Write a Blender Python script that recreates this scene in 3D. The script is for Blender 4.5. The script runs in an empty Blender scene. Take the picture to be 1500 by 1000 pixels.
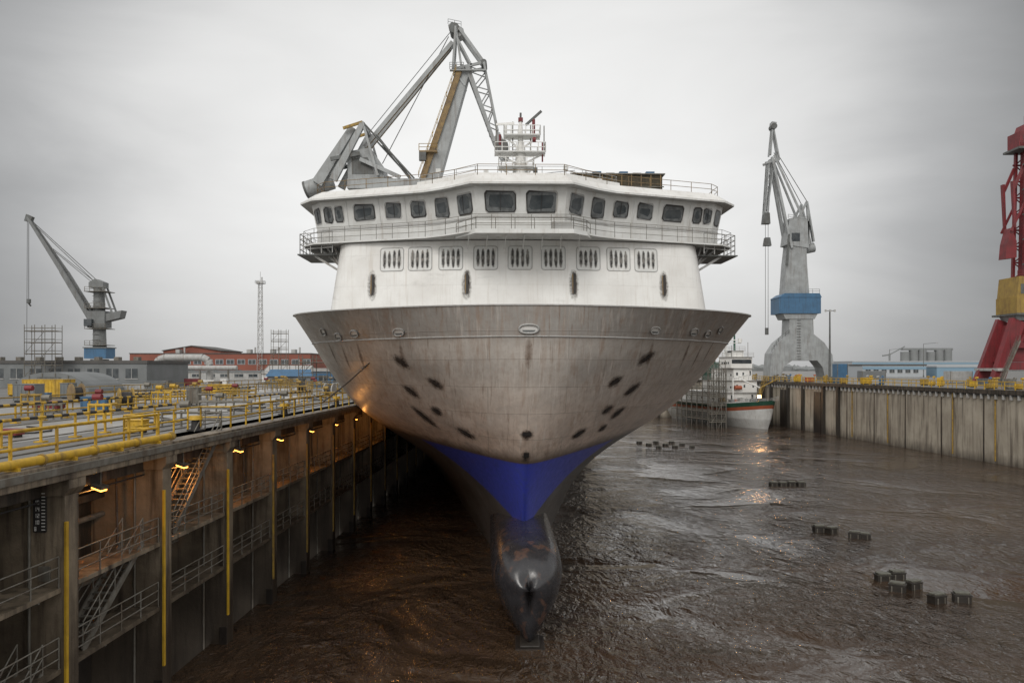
import bpy, math, random
from mathutils import Vector, Matrix
random.seed(7)
R=math.radians
scene=bpy.context.scene

# ---------------------------------------------------------------- node helpers
class NT:
    def __init__(s,name):
        s.mat=bpy.data.materials.new(name); s.mat.use_nodes=True
        s.nt=s.mat.node_tree; s.nt.nodes.clear()
        s.out=s.nt.nodes.new('ShaderNodeOutputMaterial')
        s.bs=s.nt.nodes.new('ShaderNodeBsdfPrincipled')
        s.nt.links.new(s.bs.outputs[0],s.out.inputs[0])
    def n(s,t): return s.nt.nodes.new(t)
    def l(s,a,b): s.nt.links.new(a,b)
    def put(s,v,inp):
        if v is None: return
        if hasattr(v,'is_linked'): s.l(v,inp)
        else:
            if isinstance(v,(tuple,list)) and len(v)==3 and inp.type=='RGBA': v=(*v,1)
            inp.default_value=v
    def coord(s): return s.n('ShaderNodeTexCoord').outputs['Object']
    def sep(s,v):
        n=s.n('ShaderNodeSeparateXYZ'); s.l(v,n.inputs[0]); return n.outputs
    def map(s,v,sc=(1,1,1),loc=(0,0,0),rot=(0,0,0)):
        n=s.n('ShaderNodeMapping'); s.l(v,n.inputs[0]); n.inputs['Scale'].default_value=sc
        n.inputs['Location'].default_value=loc; n.inputs['Rotation'].default_value=rot; return n.outputs[0]
    def noise(s,v,sc,det=4,ro=.55,dist=0):
        n=s.n('ShaderNodeTexNoise'); s.l(v,n.inputs['Vector']); n.inputs['Scale'].default_value=sc
        n.inputs['Detail'].default_value=det; n.inputs['Roughness'].default_value=ro; n.inputs['Distortion'].default_value=dist
        return n.outputs['Fac']
    def math(s,op,a,b=None,c=None,clamp=False):
        n=s.n('ShaderNodeMath'); n.operation=op; n.use_clamp=clamp
        s.put(a,n.inputs[0]); s.put(b,n.inputs[1]); s.put(c,n.inputs[2]); return n.outputs[0]
    def rng(s,v,a,b,c=0,d=1):
        n=s.n('ShaderNodeMapRange'); s.put(v,n.inputs[0])
        for i,k in enumerate((a,b,c,d)): n.inputs[i+1].default_value=k
        return n.outputs[0]
    def mix(s,f,a,b,mode='MIX'):
        n=s.n('ShaderNodeMix'); n.data_type='RGBA'; n.blend_type=mode
        s.put(f,n.inputs[0]); s.put(a,n.inputs[6]); s.put(b,n.inputs[7]); return n.outputs[2]
    def seams(s,u,v,bw,rh,ms):
        cmb=s.n('ShaderNodeCombineXYZ'); s.l(u,cmb.inputs[0]); s.l(v,cmb.inputs[1])
        br=s.n('ShaderNodeTexBrick'); s.l(cmb.outputs[0],br.inputs['Vector'])
        br.inputs['Scale'].default_value=1; br.inputs['Brick Width'].default_value=bw; br.inputs['Row Height'].default_value=rh
        br.inputs['Mortar Size'].default_value=ms; br.inputs['Mortar Smooth'].default_value=.5
        br.inputs['Color1'].default_value=(0,0,0,1); br.inputs['Color2'].default_value=(.3,.3,.3,1); br.inputs['Mortar'].default_value=(1,1,1,1)
        q=s.n('ShaderNodeSeparateColor'); s.l(br.outputs['Color'],q.inputs[0]); return q.outputs[0]
    def bump(s,h,st=.3,dist=.02):
        n=s.n('ShaderNodeBump'); s.l(h,n.inputs['Height']); n.inputs['Strength'].default_value=st
        n.inputs['Distance'].default_value=dist; s.l(n.outputs[0],s.bs.inputs['Normal']); return n.outputs[0]
    def fin(s,col,rough=.6,metal=0,alpha=None):
        s.put(col,s.bs.inputs['Base Color']); s.put(rough,s.bs.inputs['Roughness']); s.put(metal,s.bs.inputs['Metallic'])
        if alpha is not None: s.put(alpha,s.bs.inputs['Alpha'])
        return s.mat

def W(name,c,c2=None,sc=.8,rough=.6,metal=0,streak=None,amt=.6,bump=.15,thr=.5,bsc=6,wet=None,sx=1.7,sz=.13,stop=None):
    """weathered painted / concrete surface"""
    t=NT(name); co=t.coord()
    c2=c2 or tuple(x*.72 for x in c)
    f=t.rng(t.noise(co,sc,7,.62),.32,.68)
    col=t.mix(f,c,c2)
    if streak:
        f2=t.rng(t.noise(t.map(co,(sx,sx,sz)),1.3,6,.65,.3),thr,thr+.2,0,amt)
        col=t.mix(f2,col,streak)
    if wet:
        z=t.sep(co)[2]
        zz=t.math('ADD',z,t.math('MULTIPLY',t.noise(t.map(co,(1,1,.4)),.9,4),3.0))
        col=t.mix(t.rng(zz,wet[0],wet[1],wet[2],0),col,wet[3])
    if stop:  # run-off stains hanging down from the coping
        z=t.sep(co)[2]
        len_=t.math('MULTIPLY',t.noise(t.map(co,(.5,.5,0)),1.0,5,.75),stop[0])
        k=t.math('ADD',z,len_)
        col=t.mix(t.rng(k,stop[1],stop[2],0,stop[3]),col,stop[4])
    t.bump(t.noise(co,bsc,6,.7),bump,.03)
    return t.fin(col,rough,metal)

WHITE=W('white_paint',(.80,.80,.78),(.72,.71,.68),.5,.45,streak=(.50,.44,.37),amt=.35,bump=.03,thr=.58)
BRWHITE=W('bridge_white',(.70,.71,.70),(.57,.57,.55),.8,.5,streak=(.34,.29,.24),amt=.55,bump=.03,thr=.54)
GREYW=W('grey_white',(.45,.45,.44),(.33,.33,.32),1.2,.55,streak=(.2,.15,.1),amt=.5,bump=.05)
CRANEG=W('crane_grey',(.36,.38,.385),(.25,.26,.26),.6,.5,streak=(.13,.10,.08),amt=.55,bump=.03,thr=.51)
CRANEM=W('crane_mid_grey',(.20,.21,.21),(.14,.145,.145),.6,.55,streak=(.08,.065,.05),amt=.5,bump=.03,thr=.52)
CRANED=W('crane_dark',(.14,.15,.15),(.08,.08,.075),.8,.6,streak=(.06,.045,.03))
RUSTY=W('rusty_yellow',(.28,.19,.08),(.13,.09,.055),1.5,.7)
YEL=W('yellow_paint',(.64,.40,.03),(.42,.25,.02),1.6,.5,streak=(.16,.10,.04),amt=.7,bump=.05,thr=.5)
YELD=W('yellow_dirty',(.42,.27,.035),(.20,.13,.05),2.5,.6,streak=(.1,.07,.04),amt=.7)
YELC=W('faded_yellow',(.36,.24,.05),(.23,.15,.04),.8,.6,streak=(.12,.05,.03),amt=.7)
BLK=W('black_paint',(.02,.02,.02),(.035,.03,.028),3,.6)
STEEL=W('galvanised_steel',(.22,.21,.185),(.12,.11,.09),2,.55,metal=.2,streak=(.1,.06,.03),amt=.6)
CONC=W('wet_concrete',(.285,.232,.168),(.13,.103,.073),.7,.5,streak=(.03,.022,.016),amt=.92,bump=.7,thr=.465,wet=(3.8,8.0,.86,(.034,.025,.018)))
CONCD=W('recess_shade_concrete',(.10,.08,.058),(.042,.032,.024),.6,.55,streak=(.013,.010,.007),amt=.9,bump=.6,thr=.42,wet=(3.5,7.5,.85,(.014,.010,.008)))  # grimy concrete, darkened further to paint in the shade between piers
CONCR=W('quay_concrete',(.48,.43,.35),(.31,.27,.215),.22,.8,streak=(.08,.062,.047),amt=.88,bump=.3,thr=.48,bsc=2,wet=(1.2,3.2,.88,(.055,.043,.033)),sx=.8,sz=.06,stop=(7,13.0,14.6,.85,(.055,.045,.037)))
APRON=W('quay_asphalt',(.20,.195,.18),(.11,.105,.10),.15,.45,bump=.2)
ROADM=W('roadway_concrete',(.36,.35,.33),(.23,.225,.21),.4,.35,bump=.2)
BRICKR=W('red_brick',(.27,.095,.065),(.20,.07,.05),.15,.85)
SHEDG=W('shed_cladding',(.20,.21,.215),(.14,.15,.15),.3,.6)
ROOFD=W('roof_dark',(.11,.105,.10),(.07,.068,.065),.3,.8)
BLUEP=W('blue_paint',(.06,.16,.29),(.05,.12,.21),.5,.5,streak=(.04,.06,.08))
REDP=W('red_paint',(.22,.022,.028),(.13,.02,.022),.5,.5,streak=(.06,.02,.02))
ORNG=W('orange_stripe',(.42,.11,.05),(.28,.08,.04),.6,.5)
GRNP=W('green_paint',(.02,.09,.055),(.015,.05,.035),.6,.5)
DKGLASS=W('dark_glass',(.03,.038,.044),(.095,.105,.11),1.1,.10,bump=.02)
FILM=W('film_on_glass',(.17,.18,.185),(.06,.065,.065),3.0,.35,bump=.1)
TARP=W('net_cover',(.085,.07,.045),(.035,.03,.02),4,.9,bump=.5)
TIMB=W('wet_timber',(.04,.034,.028),(.02,.017,.014),4,.5,bump=.5)
CAPC=W('block_cap',(.15,.15,.12),(.06,.055,.045),5,.6,bump=.4)
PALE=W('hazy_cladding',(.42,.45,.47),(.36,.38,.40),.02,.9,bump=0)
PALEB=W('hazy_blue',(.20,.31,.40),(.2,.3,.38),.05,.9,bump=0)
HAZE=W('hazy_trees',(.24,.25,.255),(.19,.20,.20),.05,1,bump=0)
ROPE=W('rope',(.05,.045,.04))
t=NT('superstructure_white'); oc=t.coord(); X,Y,Z=t.sep(oc)
sm=t.seams(X,Z,3.1,2.2,.018)
col=t.mix(t.rng(t.noise(oc,.4,6,.6),.35,.65),(.79,.79,.77),(.67,.66,.635))
col=t.mix(t.math('MULTIPLY',sm,.24),col,(.40,.38,.35))
col=t.mix(t.rng(t.noise(t.map(oc,(2.6,.6,.12)),1.4,6,.7,.2),.53,.74,0,.5),col,(.48,.43,.37))
col=t.mix(t.rng(t.noise(t.map(oc,(.5,.5,1.3),loc=(2,1,5)),1.1,7,.7,.3),.57,.72,0,.45),col,(.46,.45,.43))
t.bump(t.math('ADD',sm,t.noise(oc,.8,3)),.3,.05); SUPER=t.fin(col,.38)
def emis(name,c,s):
    m=bpy.data.materials.new(name); m.use_nodes=True; b=m.node_tree.nodes['Principled BSDF']
    b.inputs['Base Color'].default_value=(*c,1); b.inputs['Emission Color'].default_value=(*c,1)
    b.inputs['Emission Strength'].default_value=s; return m
LAMP=emis('sodium_lamp',(1,.40,.06),7)
LAMPW=emis('flood_lamp',(1,.50,.18),140)

# ---------------------------------------------------------------- mesh builder
class MB:
    def __init__(s,name): s.name=name; s.v=[]; s.f=[]; s.m=[]; s.s=[]; s.mats=[]; s.uv={}
    def add(s,vs,fs,mat,smooth=False,uvs=None):
        if mat not in s.mats: s.mats.append(mat)
        k=s.mats.index(mat); o=len(s.v); s.v+= [tuple(p) for p in vs]
        for f in fs:
            if uvs: s.uv[len(s.f)]=[uvs[i] for i in f]
            s.f.append([i+o for i in f]); s.m.append(k); s.s.append(smooth)
    def box(s,x0,x1,y0,y1,z0,z1,mat):
        vs=[(x,y,z) for z in (z0,z1) for y in (y0,y1) for x in (x0,x1)]
        s.add(vs,[(0,2,3,1),(4,5,7,6),(0,1,5,4),(2,6,7,3),(0,4,6,2),(1,3,7,5)],mat)
    def frame(s,p,q):
        p,q=Vector(p),Vector(q); d=(q-p)
        if d.length<1e-6: d=Vector((0,0,1))
        d.normalize(); up=Vector((0,0,1)) if abs(d.z)<.95 else Vector((0,1,0))
        a=d.cross(up).normalized(); b=a.cross(d).normalized(); return p,q,a,b
    def beam(s,p,q,w,h,mat,w2=None,h2=None):
        p,q,a,b=s.frame(p,q); w2=w if w2 is None else w2; h2=h if h2 is None else h2
        vs=[p+a*x*w/2+b*y*h/2 for x,y in((-1,-1),(1,-1),(1,1),(-1,1))]+[q+a*x*w2/2+b*y*h2/2 for x,y in((-1,-1),(1,-1),(1,1),(-1,1))]
        s.add(vs,[(3,2,1,0),(4,5,6,7),(0,1,5,4),(1,2,6,5),(2,3,7,6),(3,0,4,7)],mat)
    def tube(s,p,q,r,mat,r2=None,n=8,cap=True):
        p,q,a,b=s.frame(p,q); r2=r if r2 is None else r2
        vs=[];
        for c,rr in((p,r),(q,r2)):
            for i in range(n):
                t=2*math.pi*i/n; vs.append(c+a*math.cos(t)*rr+b*math.sin(t)*rr)
        s.add(vs,[(i,(i+1)%n,n+(i+1)%n,n+i) for i in range(n)],mat,True)
        if cap: s.add(vs,[tuple(range(n-1,-1,-1)),tuple(range(n,2*n))],mat)
    def path(s,pts,r,mat,n=6,closed=False):
        for i in range(len(pts)-1+(1 if closed else 0)): s.tube(pts[i],pts[(i+1)%len(pts)],r,mat,n=n)
    def prism(s,poly,y0,y1,mat):  # poly in xz
        n=len(poly); vs=[(x,y0,z) for x,z in poly]+[(x,y1,z) for x,z in poly]
        s.add(vs,[tuple(range(n)),tuple(range(2*n-1,n-1,-1))]+[(i,n+i,n+(i+1)%n,(i+1)%n) for i in range(n)],mat)
    def lattice(s,p,q,w,nseg,r,mat,w2=None):
        p,q,a,b=s.frame(p,q); w2=w if w2 is None else w2
        prev=None
        for k in range(nseg+1):
            t=k/nseg; c=p.lerp(q,t); ww=(w+(w2-w)*t)/2
            ring=[c+a*x*ww+b*y*ww for x,y in((-1,-1),(1,-1),(1,1),(-1,1))]
            if prev:
                for i in range(4):
                    s.tube(prev[i],ring[i],r,mat,n=5,cap=False)
                    j=(i+1)%4
                    s.tube(prev[i if k%2 else j],ring[j if k%2 else i],r*.6,mat,n=4,cap=False)
            for i in range(4): s.tube(ring[i],ring[(i+1)%4],r*.6,mat,n=4,cap=False)
            prev=ring
    def rail(s,pts,mat,h=1.1,sp=1.5,r=.03,rows=3,postmat=None):
        for i in range(len(pts)-1):
            a,b=Vector(pts[i]),Vector(pts[i+1]); L=(b-a).length; n=max(1,round(L/sp))
            for k in range(n+1):
                c=a.lerp(b,k/n); s.tube(c,c+Vector((0,0,h)),r*1.15,postmat or mat,n=6)
            for j in range(rows):
                z=Vector((0,0,h*(j+1)/rows)); s.tube(a+z,b+z,r,mat,n=6)
    def stairs(s,p,q,w,mat,lat=(1,0,0)):
        p,q=Vector(p),Vector(q); l=Vector(lat)*w/2; n=max(4,int(abs(q.z-p.z)/.2))
        for sg in(-1,1):
            s.beam(p+l*sg,q+l*sg,.06,.26,mat)
            for hh in(.55,1.0): s.tube(p+l*sg+Vector((0,0,hh)),q+l*sg+Vector((0,0,hh)),.028,mat,n=6)
            for k in range(5):
                c=(p+l*sg).lerp(q+l*sg,k/4); s.tube(c,c+Vector((0,0,1)),.028,mat,n=6)
        for k in range(1,n):
            c=p.lerp(q,k/n); s.beam(c-l,c+l,.24,.04,mat)
    def done(s,loc=(0,0,0),rz=0,parent=None,bevel=0):
        me=bpy.data.meshes.new(s.name); me.from_pydata(s.v,[],s.f)
        for m in s.mats: me.materials.append(m)
        me.polygons.foreach_set('material_index',s.m); me.polygons.foreach_set('use_smooth',s.s)
        if s.uv:
            ul=me.uv_layers.new(name='UVMap')
            for fi,u in s.uv.items():
                for k,li in enumerate(me.polygons[fi].loop_indices): ul.data[li].uv=u[k]
        me.update()
        o=bpy.data.objects.new(s.name,me); scene.collection.objects.link(o)
        o.location=loc; o.rotation_euler=(0,0,rz)
        if parent: o.parent=parent
        if bevel:
            b=o.modifiers.new('b','BEVEL'); b.width=bevel; b.segments=2; b.limit_method='ANGLE'
        return o
def empty(name,loc,rz=0):
    e=bpy.data.objects.new(name,None); scene.collection.objects.link(e); e.location=loc; e.rotation_euler=(0,0,rz); e.empty_display_size=.5; return e

# ---------------------------------------------------------------- camera
cam=bpy.data.cameras.new('camera'); co=bpy.data.objects.new('camera',cam); scene.collection.objects.link(co)
co.location=(0,0,14); co.rotation_euler=(R(90),0,0); cam.lens=28; cam.sensor_width=36; cam.shift_y=.0267
cam.clip_end=8000; cam.clip_start=.2; scene.camera=co

# ---------------------------------------------------------------- world / light
w=bpy.data.worlds.new('World'); scene.world=w; w.use_nodes=True
nt=w.node_tree; nt.nodes.clear()
out=nt.nodes.new('ShaderNodeOutputWorld'); bg=nt.nodes.new('ShaderNodeBackground'); nt.links.new(bg.outputs[0],out.inputs[0])
bg.inputs[1].default_value=.1
sky=nt.nodes.new('ShaderNodeTexSky'); sky.sky_type='NISHITA'; sky.sun_disc=False; sky.sun_elevation=R(38); sky.sun_rotation=R(200)
hs=nt.nodes.new('ShaderNodeHueSaturation'); hs.inputs['Saturation'].default_value=.15; nt.links.new(sky.outputs[0],hs.inputs['Color'])
tc=nt.nodes.new('ShaderNodeTexCoord')
dt=nt.nodes.new('ShaderNodeVectorMath'); dt.operation='DOT_PRODUCT'; nt.links.new(tc.outputs['Generated'],dt.inputs[0])
dd=Vector((-.03,.975,.18)).normalized(); dt.inputs[1].default_value=dd
mp=nt.nodes.new('ShaderNodeMapping'); mp.inputs['Scale'].default_value=(1,1,3.2); nt.links.new(tc.outputs['Generated'],mp.inputs[0])
nz=nt.nodes.new('ShaderNodeTexNoise'); nz.inputs['Scale'].default_value=2.4; nz.inputs['Detail'].default_value=6; nz.inputs['Roughness'].default_value=.5; nz.inputs['Distortion'].default_value=.4
nt.links.new(mp.outputs[0],nz.inputs['Vector'])
ma=nt.nodes.new('ShaderNodeMath'); ma.operation='MULTIPLY_ADD'; ma.inputs[1].default_value=.11; nt.links.new(nz.outputs['Fac'],ma.inputs[0]); nt.links.new(dt.outputs['Value'],ma.inputs[2])
mr=nt.nodes.new('ShaderNodeMapRange'); mr.inputs[1].default_value=-1; mr.inputs[2].default_value=1.05; nt.links.new(ma.outputs[0],mr.inputs[0])
rp=nt.nodes.new('ShaderNodeValToRGB'); nt.links.new(mr.outputs[0],rp.inputs[0])
el=rp.color_ramp.elements
stops=[(0,(1.08,1.06,1.03)),(.55,(1.0,.985,.965)),(.78,(.74,.735,.725)),(.86,(.44,.445,.445)),(.893,(.26,.265,.27)),(.912,(.275,.28,.285)),(.94,(.45,.455,.46)),(.97,(.77,.77,.765)),(1,(.95,.95,.94))]
el[0].position=0; el[0].color=(*stops[0][1],1); el[1].position=1; el[1].color=(*stops[-1][1],1)
for p,c in stops[1:-1]:
    e=el.new(p); e.color=(*c,1)
mu=nt.nodes.new('ShaderNodeVectorMath'); mu.operation='SCALE'; mu.inputs['Scale'].default_value=10
nt.links.new(rp.outputs[0],mu.inputs[0])
sx=nt.nodes.new('ShaderNodeSeparateXYZ'); nt.links.new(tc.outputs['Generated'],sx.inputs[0])
mh=nt.nodes.new('ShaderNodeMapRange'); nt.links.new(sx.outputs[2],mh.inputs[0]); mh.inputs[1].default_value=-.02; mh.inputs[2].default_value=.17; mh.inputs[3].default_value=.70; mh.inputs[4].default_value=1
mu2=nt.nodes.new('ShaderNodeVectorMath'); mu2.operation='SCALE'; nt.links.new(mu.outputs[0],mu2.inputs[0]); nt.links.new(mh.outputs[0],mu2.inputs['Scale'])
mx=nt.nodes.new('ShaderNodeMix'); mx.data_type='RGBA'; mx.inputs[0].default_value=.93
nt.links.new(hs.outputs[0],mx.inputs[6]); nt.links.new(mu2.outputs[0],mx.inputs[7]); nt.links.new(mx.outputs[2],bg.inputs[0])
sl=bpy.data.lights.new('sun','SUN'); sl.energy=1.15; sl.angle=R(22); sl.color=(1,.96,.90)
so=bpy.data.objects.new('sun',sl); scene.collection.objects.link(so)
az=R(200); ev=R(38); dv=Vector((math.sin(az)*math.cos(ev),math.cos(az)*math.cos(ev),math.sin(ev)))
so.rotation_euler=dv.to_track_quat('Z','Y').to_euler()
scene.view_settings.view_transform='Standard'; scene.view_settings.look='None'; scene.view_settings.exposure=0

# ---------------------------------------------------------------- water
t=NT('dock_water'); g=t.n('ShaderNodeNewGeometry').outputs['Position']
n0=t.noise(t.map(g,(1,.7,1),rot=(0,0,-.3)),.15,3,.5,1.5)
n1=t.noise(t.map(g,(1,.6,1)),.55,3,.5,1.6); n2=t.noise(t.map(g,(1,.5,1),rot=(0,0,.5)),1.7,3,.55,1.8); n3=t.noise(g,6,2,.5)
calm=t.rng(t.noise(g,.07,3,.5,.8),.38,.62,.18,1.25)
h=t.math('ADD',t.math('MULTIPLY',n0,1.0),t.math('ADD',t.math('MULTIPLY',n1,1.0),t.math('ADD',t.math('MULTIPLY',n2,.55),t.math('MULTIPLY',n3,.05))))
t.bump(t.math('MULTIPLY',h,calm),1.0,.52)
mud=t.mix(t.rng(t.noise(g,.05,4,.6,1),.35,.65),(.060,.037,.022),(.034,.021,.013))
WATER=t.fin(mud,.03); t.bs.inputs['IOR'].default_value=1.5
m=MB('water'); m.add([(-17.5,-28,0),(85,-28,0),(80,231,0),(-9.5,231,0)],[(0,1,2,3)],WATER); m.done()

# ---------------------------------------------------------------- ground (one sheet with the dock cut out)
GZ=10.9
lx=lambda y:-15.8+.0326*y
rx=lambda y:80.7-.078*y
m=MB('ground'); B=6000
A=[(-B,-B),(B,-B),(B,B),(-B,B)]
I=[(lx(-29)-.6,-29),(rx(-29)+.6,-29),(rx(229)+.6,229),(lx(229)-.6,229)]
vs=[(x,y,GZ) for x,y in A+I]
m.add(vs,[(0,1,5,4),(1,2,6,5),(2,3,7,6),(3,0,4,7)],APRON); m.done()
m=MB('service_road')
a=R(-1.87)
m.add([(-13,-20,GZ+.006),(-6,-20,GZ+.006),(-6,210,GZ+.006),(-13,210,GZ+.006)],[(0,1,2,3)],ROADM)
m.add([(-30,-20,GZ+.006),(-20,-20,GZ+.006),(-20,260,GZ+.006),(-30,260,GZ+.006)],[(0,1,2,3)],ROADM)
for u in(-12.6,-6.5,-4.2,-2.8): m.box(u-.06,u+.06,-20,210,GZ+.01,GZ+.05,STEEL)
m.done((-15.8,0,0),a)

# ---------------------------------------------------------------- left quay wall
m=MB('dock_wall')
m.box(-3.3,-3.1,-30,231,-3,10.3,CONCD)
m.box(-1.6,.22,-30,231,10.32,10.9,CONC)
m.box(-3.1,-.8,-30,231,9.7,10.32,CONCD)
m.box(.22,.30,-30,231,10.55,10.8,STEEL)
fins=[27-6.95*2+6.95*k for k in range(31)]
for i,v in enumerate(fins):
    m.box(-3.1,-.02,v-.35,v+.45,-3,9.75,CONC)
    m.prism([(-3.1,9.75),(-.02,9.75),(.18,10.0),(.18,10.32),(-3.1,10.32)],v-.45,v+.55,CONC)
    m.box(-.02,.08,v-.42,v-.28,1.5 if i!=2 else -2,8.9,YELD if i>4 else YEL)
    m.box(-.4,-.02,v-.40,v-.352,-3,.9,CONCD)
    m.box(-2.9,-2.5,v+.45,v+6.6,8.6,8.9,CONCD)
    m.tube((-2.6,v+.45,7.9),(-2.6,v+6.6,7.9),.12,STEEL)
    m.tube((-2.6,v+.45,5.3),(-2.6,v+6.6,5.3),.09,STEEL)
    m.tube((-1.0,v+.55,10.1),(-1.0,v+6.5,10.1),.07,STEEL); m.tube((-.8,v+.55,9.5),(-.8,v+6.5,9.55),.04,BLK)
    m.box(-3.1,-2.8,v+3.2,v+3.6,-3,9.7,CONC)
    if i%2==0: m.path([(-1.3,v+5.2,10.3),(-1.3,v+5.3,8.2),(-1.1,v+5.0,6.9)],.05,BLK)
    m.box(-.9,-.5,v-.41,v-.352,6.9,7.4,STEEL)
    m.tube((-1.2,v-.42,-1),(-1.2,v-.42,9.7),.05,STEEL)
m.done((-15.8,0,0),a,bevel=.03)

m=MB('dock_walkway')
for i,v in enumerate(fins[1:20]):
    for z in(6.7,4.0):
        y0,y1=v+.46,v+6.58
        m.box(-1.75,-.12,y0,y1,z-.16,z,CONC)
        m.rail([(-.16,y0+.1,z),(-.16,y1-.1,z)],STEEL,h=1.05,sp=1.6,r=.026)
        m.beam((-3.0,y0+2,z-1.3),(-.2,y0+2,z-.18),.1,.12,STEEL); m.beam((-3.0,y0+5,z-1.3),(-.2,y0+5,z-.18),.1,.12,STEEL)
m.done((-15.8,0,0),a)
m=MB('dock_stairs')
m.stairs((-.75,35.2,6.7),(-.75,40.6,10.9),.85,STEEL); m.done((-15.8,0,0),a)
m=MB('dock_stairs'); m.stairs((-.8,28.3,4.0),(-.8,32.6,6.9),.85,STEEL); m.done((-15.8,0,0),a)
m=MB('dock_stairs'); m.stairs((-.8,22.0,.6),(-.8,26.0,4.0),.85,STEEL); m.done((-15.8,0,0),a)

m=MB('depth_gauge_board')
m.box(-1.05,-.62,26.56,26.622,8.55,9.95,BLK)
for k in range(12): m.box(-.76,-.64 ,26.548,26.558,8.62+k*.11,8.65+k*.11,WHITE)
for k,tx in enumerate(['8','10','12','14','16','18']):
    z=8.6+k*.22
    seg={'0':'abcdef','1':'bc','2':'abged','4':'fgbc','6':'afgecd','8':'abcdefg'}
    for j,ch in enumerate(tx):
        x=-1.0+j*.1; L={'a':(0,.12,.06,.135),'g':(0,.06,.06,.075),'d':(0,0,.06,.015),'f':(0,.07,.014,.13),'b':(.046,.07,.06,.13),'e':(0,0,.014,.06),'c':(.046,0,.06,.06)}
        for q in seg[ch]:
            x0,z0,x1,z1=L[q]; m.box(x+x0,x+x1,26.545,26.557,z+z0,z+z1,WHITE)
m.done((-15.8,0,0),a)

for i,v in enumerate(fins[2:13]):
    m=MB('wall_lamp'); vv=v+2.6
    m.prism([(-.85,9.62),(-.45,9.48),(-.4,9.6),(-.8,9.74)],vv,vv+.5,STEEL)
    m.prism([(-.83,9.55),(-.47,9.42),(-.46,9.478),(-.84,9.61)],vv+.04,vv+.46,LAMP)
    m.tube((-.6,vv+.25,9.66),(-.6,vv+.25,10.3),.04,STEEL)
    lo=m.done((-15.8,0,0),a)
    pl=bpy.data.lights.new('lamp_glow','POINT'); pl.energy=85; pl.color=(1,.42,.10); pl.shadow_soft_size=.15
    po=bpy.data.objects.new('lamp_glow',pl); scene.collection.objects.link(po); po.parent=lo
    po.location=(-.65,vv+.25,9.25)
m=MB('guard_rail')
m.tube((-.05,8,11.1),(-.05,34.2,11.1),.15,YEL,n=12)
for v in range(9,34,3): m.box(-.3,.15,v,v+.12,10.9,11.02,YEL); m.tube((-.05,v+1.4,11.1),(-.05,v+1.5,11.1),.19,YELD,n=12)
m.rail([(-.55,8,10.9),(-.55,34.2,10.9)],YEL,h=1.15,sp=2.4,r=.055,rows=2)
m.rail([(-.4,42,10.9),(-.4,215,10.9)],YEL,h=1.1,sp=2.2,r=.045,rows=2)
m.rail([(-2.0,34.2,10.9),(-2.0,42,10.9),(-.4,42,10.9)],YEL,h=1.1,sp=1.5,r=.045,rows=2)
m.rail([(-.55,34.2,10.9),(-2.0,34.2,10.9)],YEL,h=1.1,sp=1.5,r=.045,rows=2)
m.done((-15.8,0,0),a)
def striped(m,p,q,r,n):
    p,q=Vector(p),Vector(q)
    for k in range(n): m.tube(p.lerp(q,k/n),p.lerp(q,(k+1)/n),r,YEL if k%2 else BLK,n=8)
for u,v0,v1 in((-5.2,26,46),(-14,30,60),(-5.4,58,74),(-17,62,92)):
    m=MB('striped_barrier')
    striped(m,(u,v0,GZ+1.05),(u,v1,GZ+1.05),.07,int((v1-v0)/.55))
    m.tube((u,v0,GZ+.55),(u,v1,GZ+.55),.05,YEL)
    k=v0
    while k<=v1: m.tube((u,k,GZ),(u,k,GZ+1.1),.06,YEL); m.box(u-.2,u+.2,k-.2,k+.2,GZ,GZ+.06,YEL); k+=2.5
    m.done((-15.8,0,0),a)
def pipe_stand(u,v,L,h,mat=YEL):
    m=MB('pipe_stand')
    n=random.choice((2,3))
    for k in range(n):
        z=GZ+h*(k+1)/n; m.tube((u,v,z),(u+L,v,z),.07,mat,n=7)
        if k%2: m.tube((u+L*.6,v,z),(u+L*.6,v+1.6,z),.07,mat,n=7)
    for k in range(4):
        x=u+L*k/3; m.tube((x,v,GZ),(x,v,GZ+h+.1),.06,mat,n=7)
    m.tube((u+L*.4,v,GZ+h),(u+L*.4,v,GZ+h+.45),.05,mat); m.tube((u+L*.4-.25,v,GZ+h+.45),(u+L*.4+.25,v,GZ+h+.45),.18,REDP if random.random()<.3 else mat,n=12)
    m.done((-15.8,0,0),a)
def crate(u,v,sx,sy,sz,mat,name='tool_container',rz=0):
    m=MB(name); z=GZ
    m.box(-sx/2,sx/2,-sy/2,sy/2,z+.12,z+sz,mat)
    for x in(-sx/2+.1,sx/2-.2):
        m.box(x,x+.12,-sy/2+.05,sy/2-.05,z,z+.12,BLK)
    n=max(3,int(sx/.35))
    for k in range(n):
        x=-sx/2+.1+(sx-.2)*k/(n-1); m.box(x-.04,x+.04,-sy/2-.04,-sy/2-.003,z+.2,z+sz-.12,mat)
    m.box(-sx/2-.03,sx/2+.03,-sy/2-.05,sy/2+.03,z+sz+.002,z+sz+.07,mat)
    o=m.done((-15.8+u+.0326*v,v,0),rz,bevel=.02)
def drum(u,v,r,mat):
    m=MB('cable_drum')
    for s_ in(-.5,.4): m.tube((s_,0,GZ+r),(s_+.1,0,GZ+r),r,mat,n=20)
    m.tube((-.4,0,GZ+r),(.4,0,GZ+r),r*.62,BLK,n=18); m.done((-15.8+u+.0326*v,v,0),random.random()*3)
crate(-8.2,36,1.2,.7,.32,REDP,'red_crate'); crate(-10.6,29,2.0,1.2,.5,BLUEP,'blue_crate'); crate(-9.4,33.5,1.3,1,.35,GREYW)
crate(-37,86,4.4,2.4,1.9,YEL); crate(-43,92,3.4,2.4,1.3,YEL); crate(-3.6,38.5,.9,.7,.6,YEL,'grit_bin')
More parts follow.
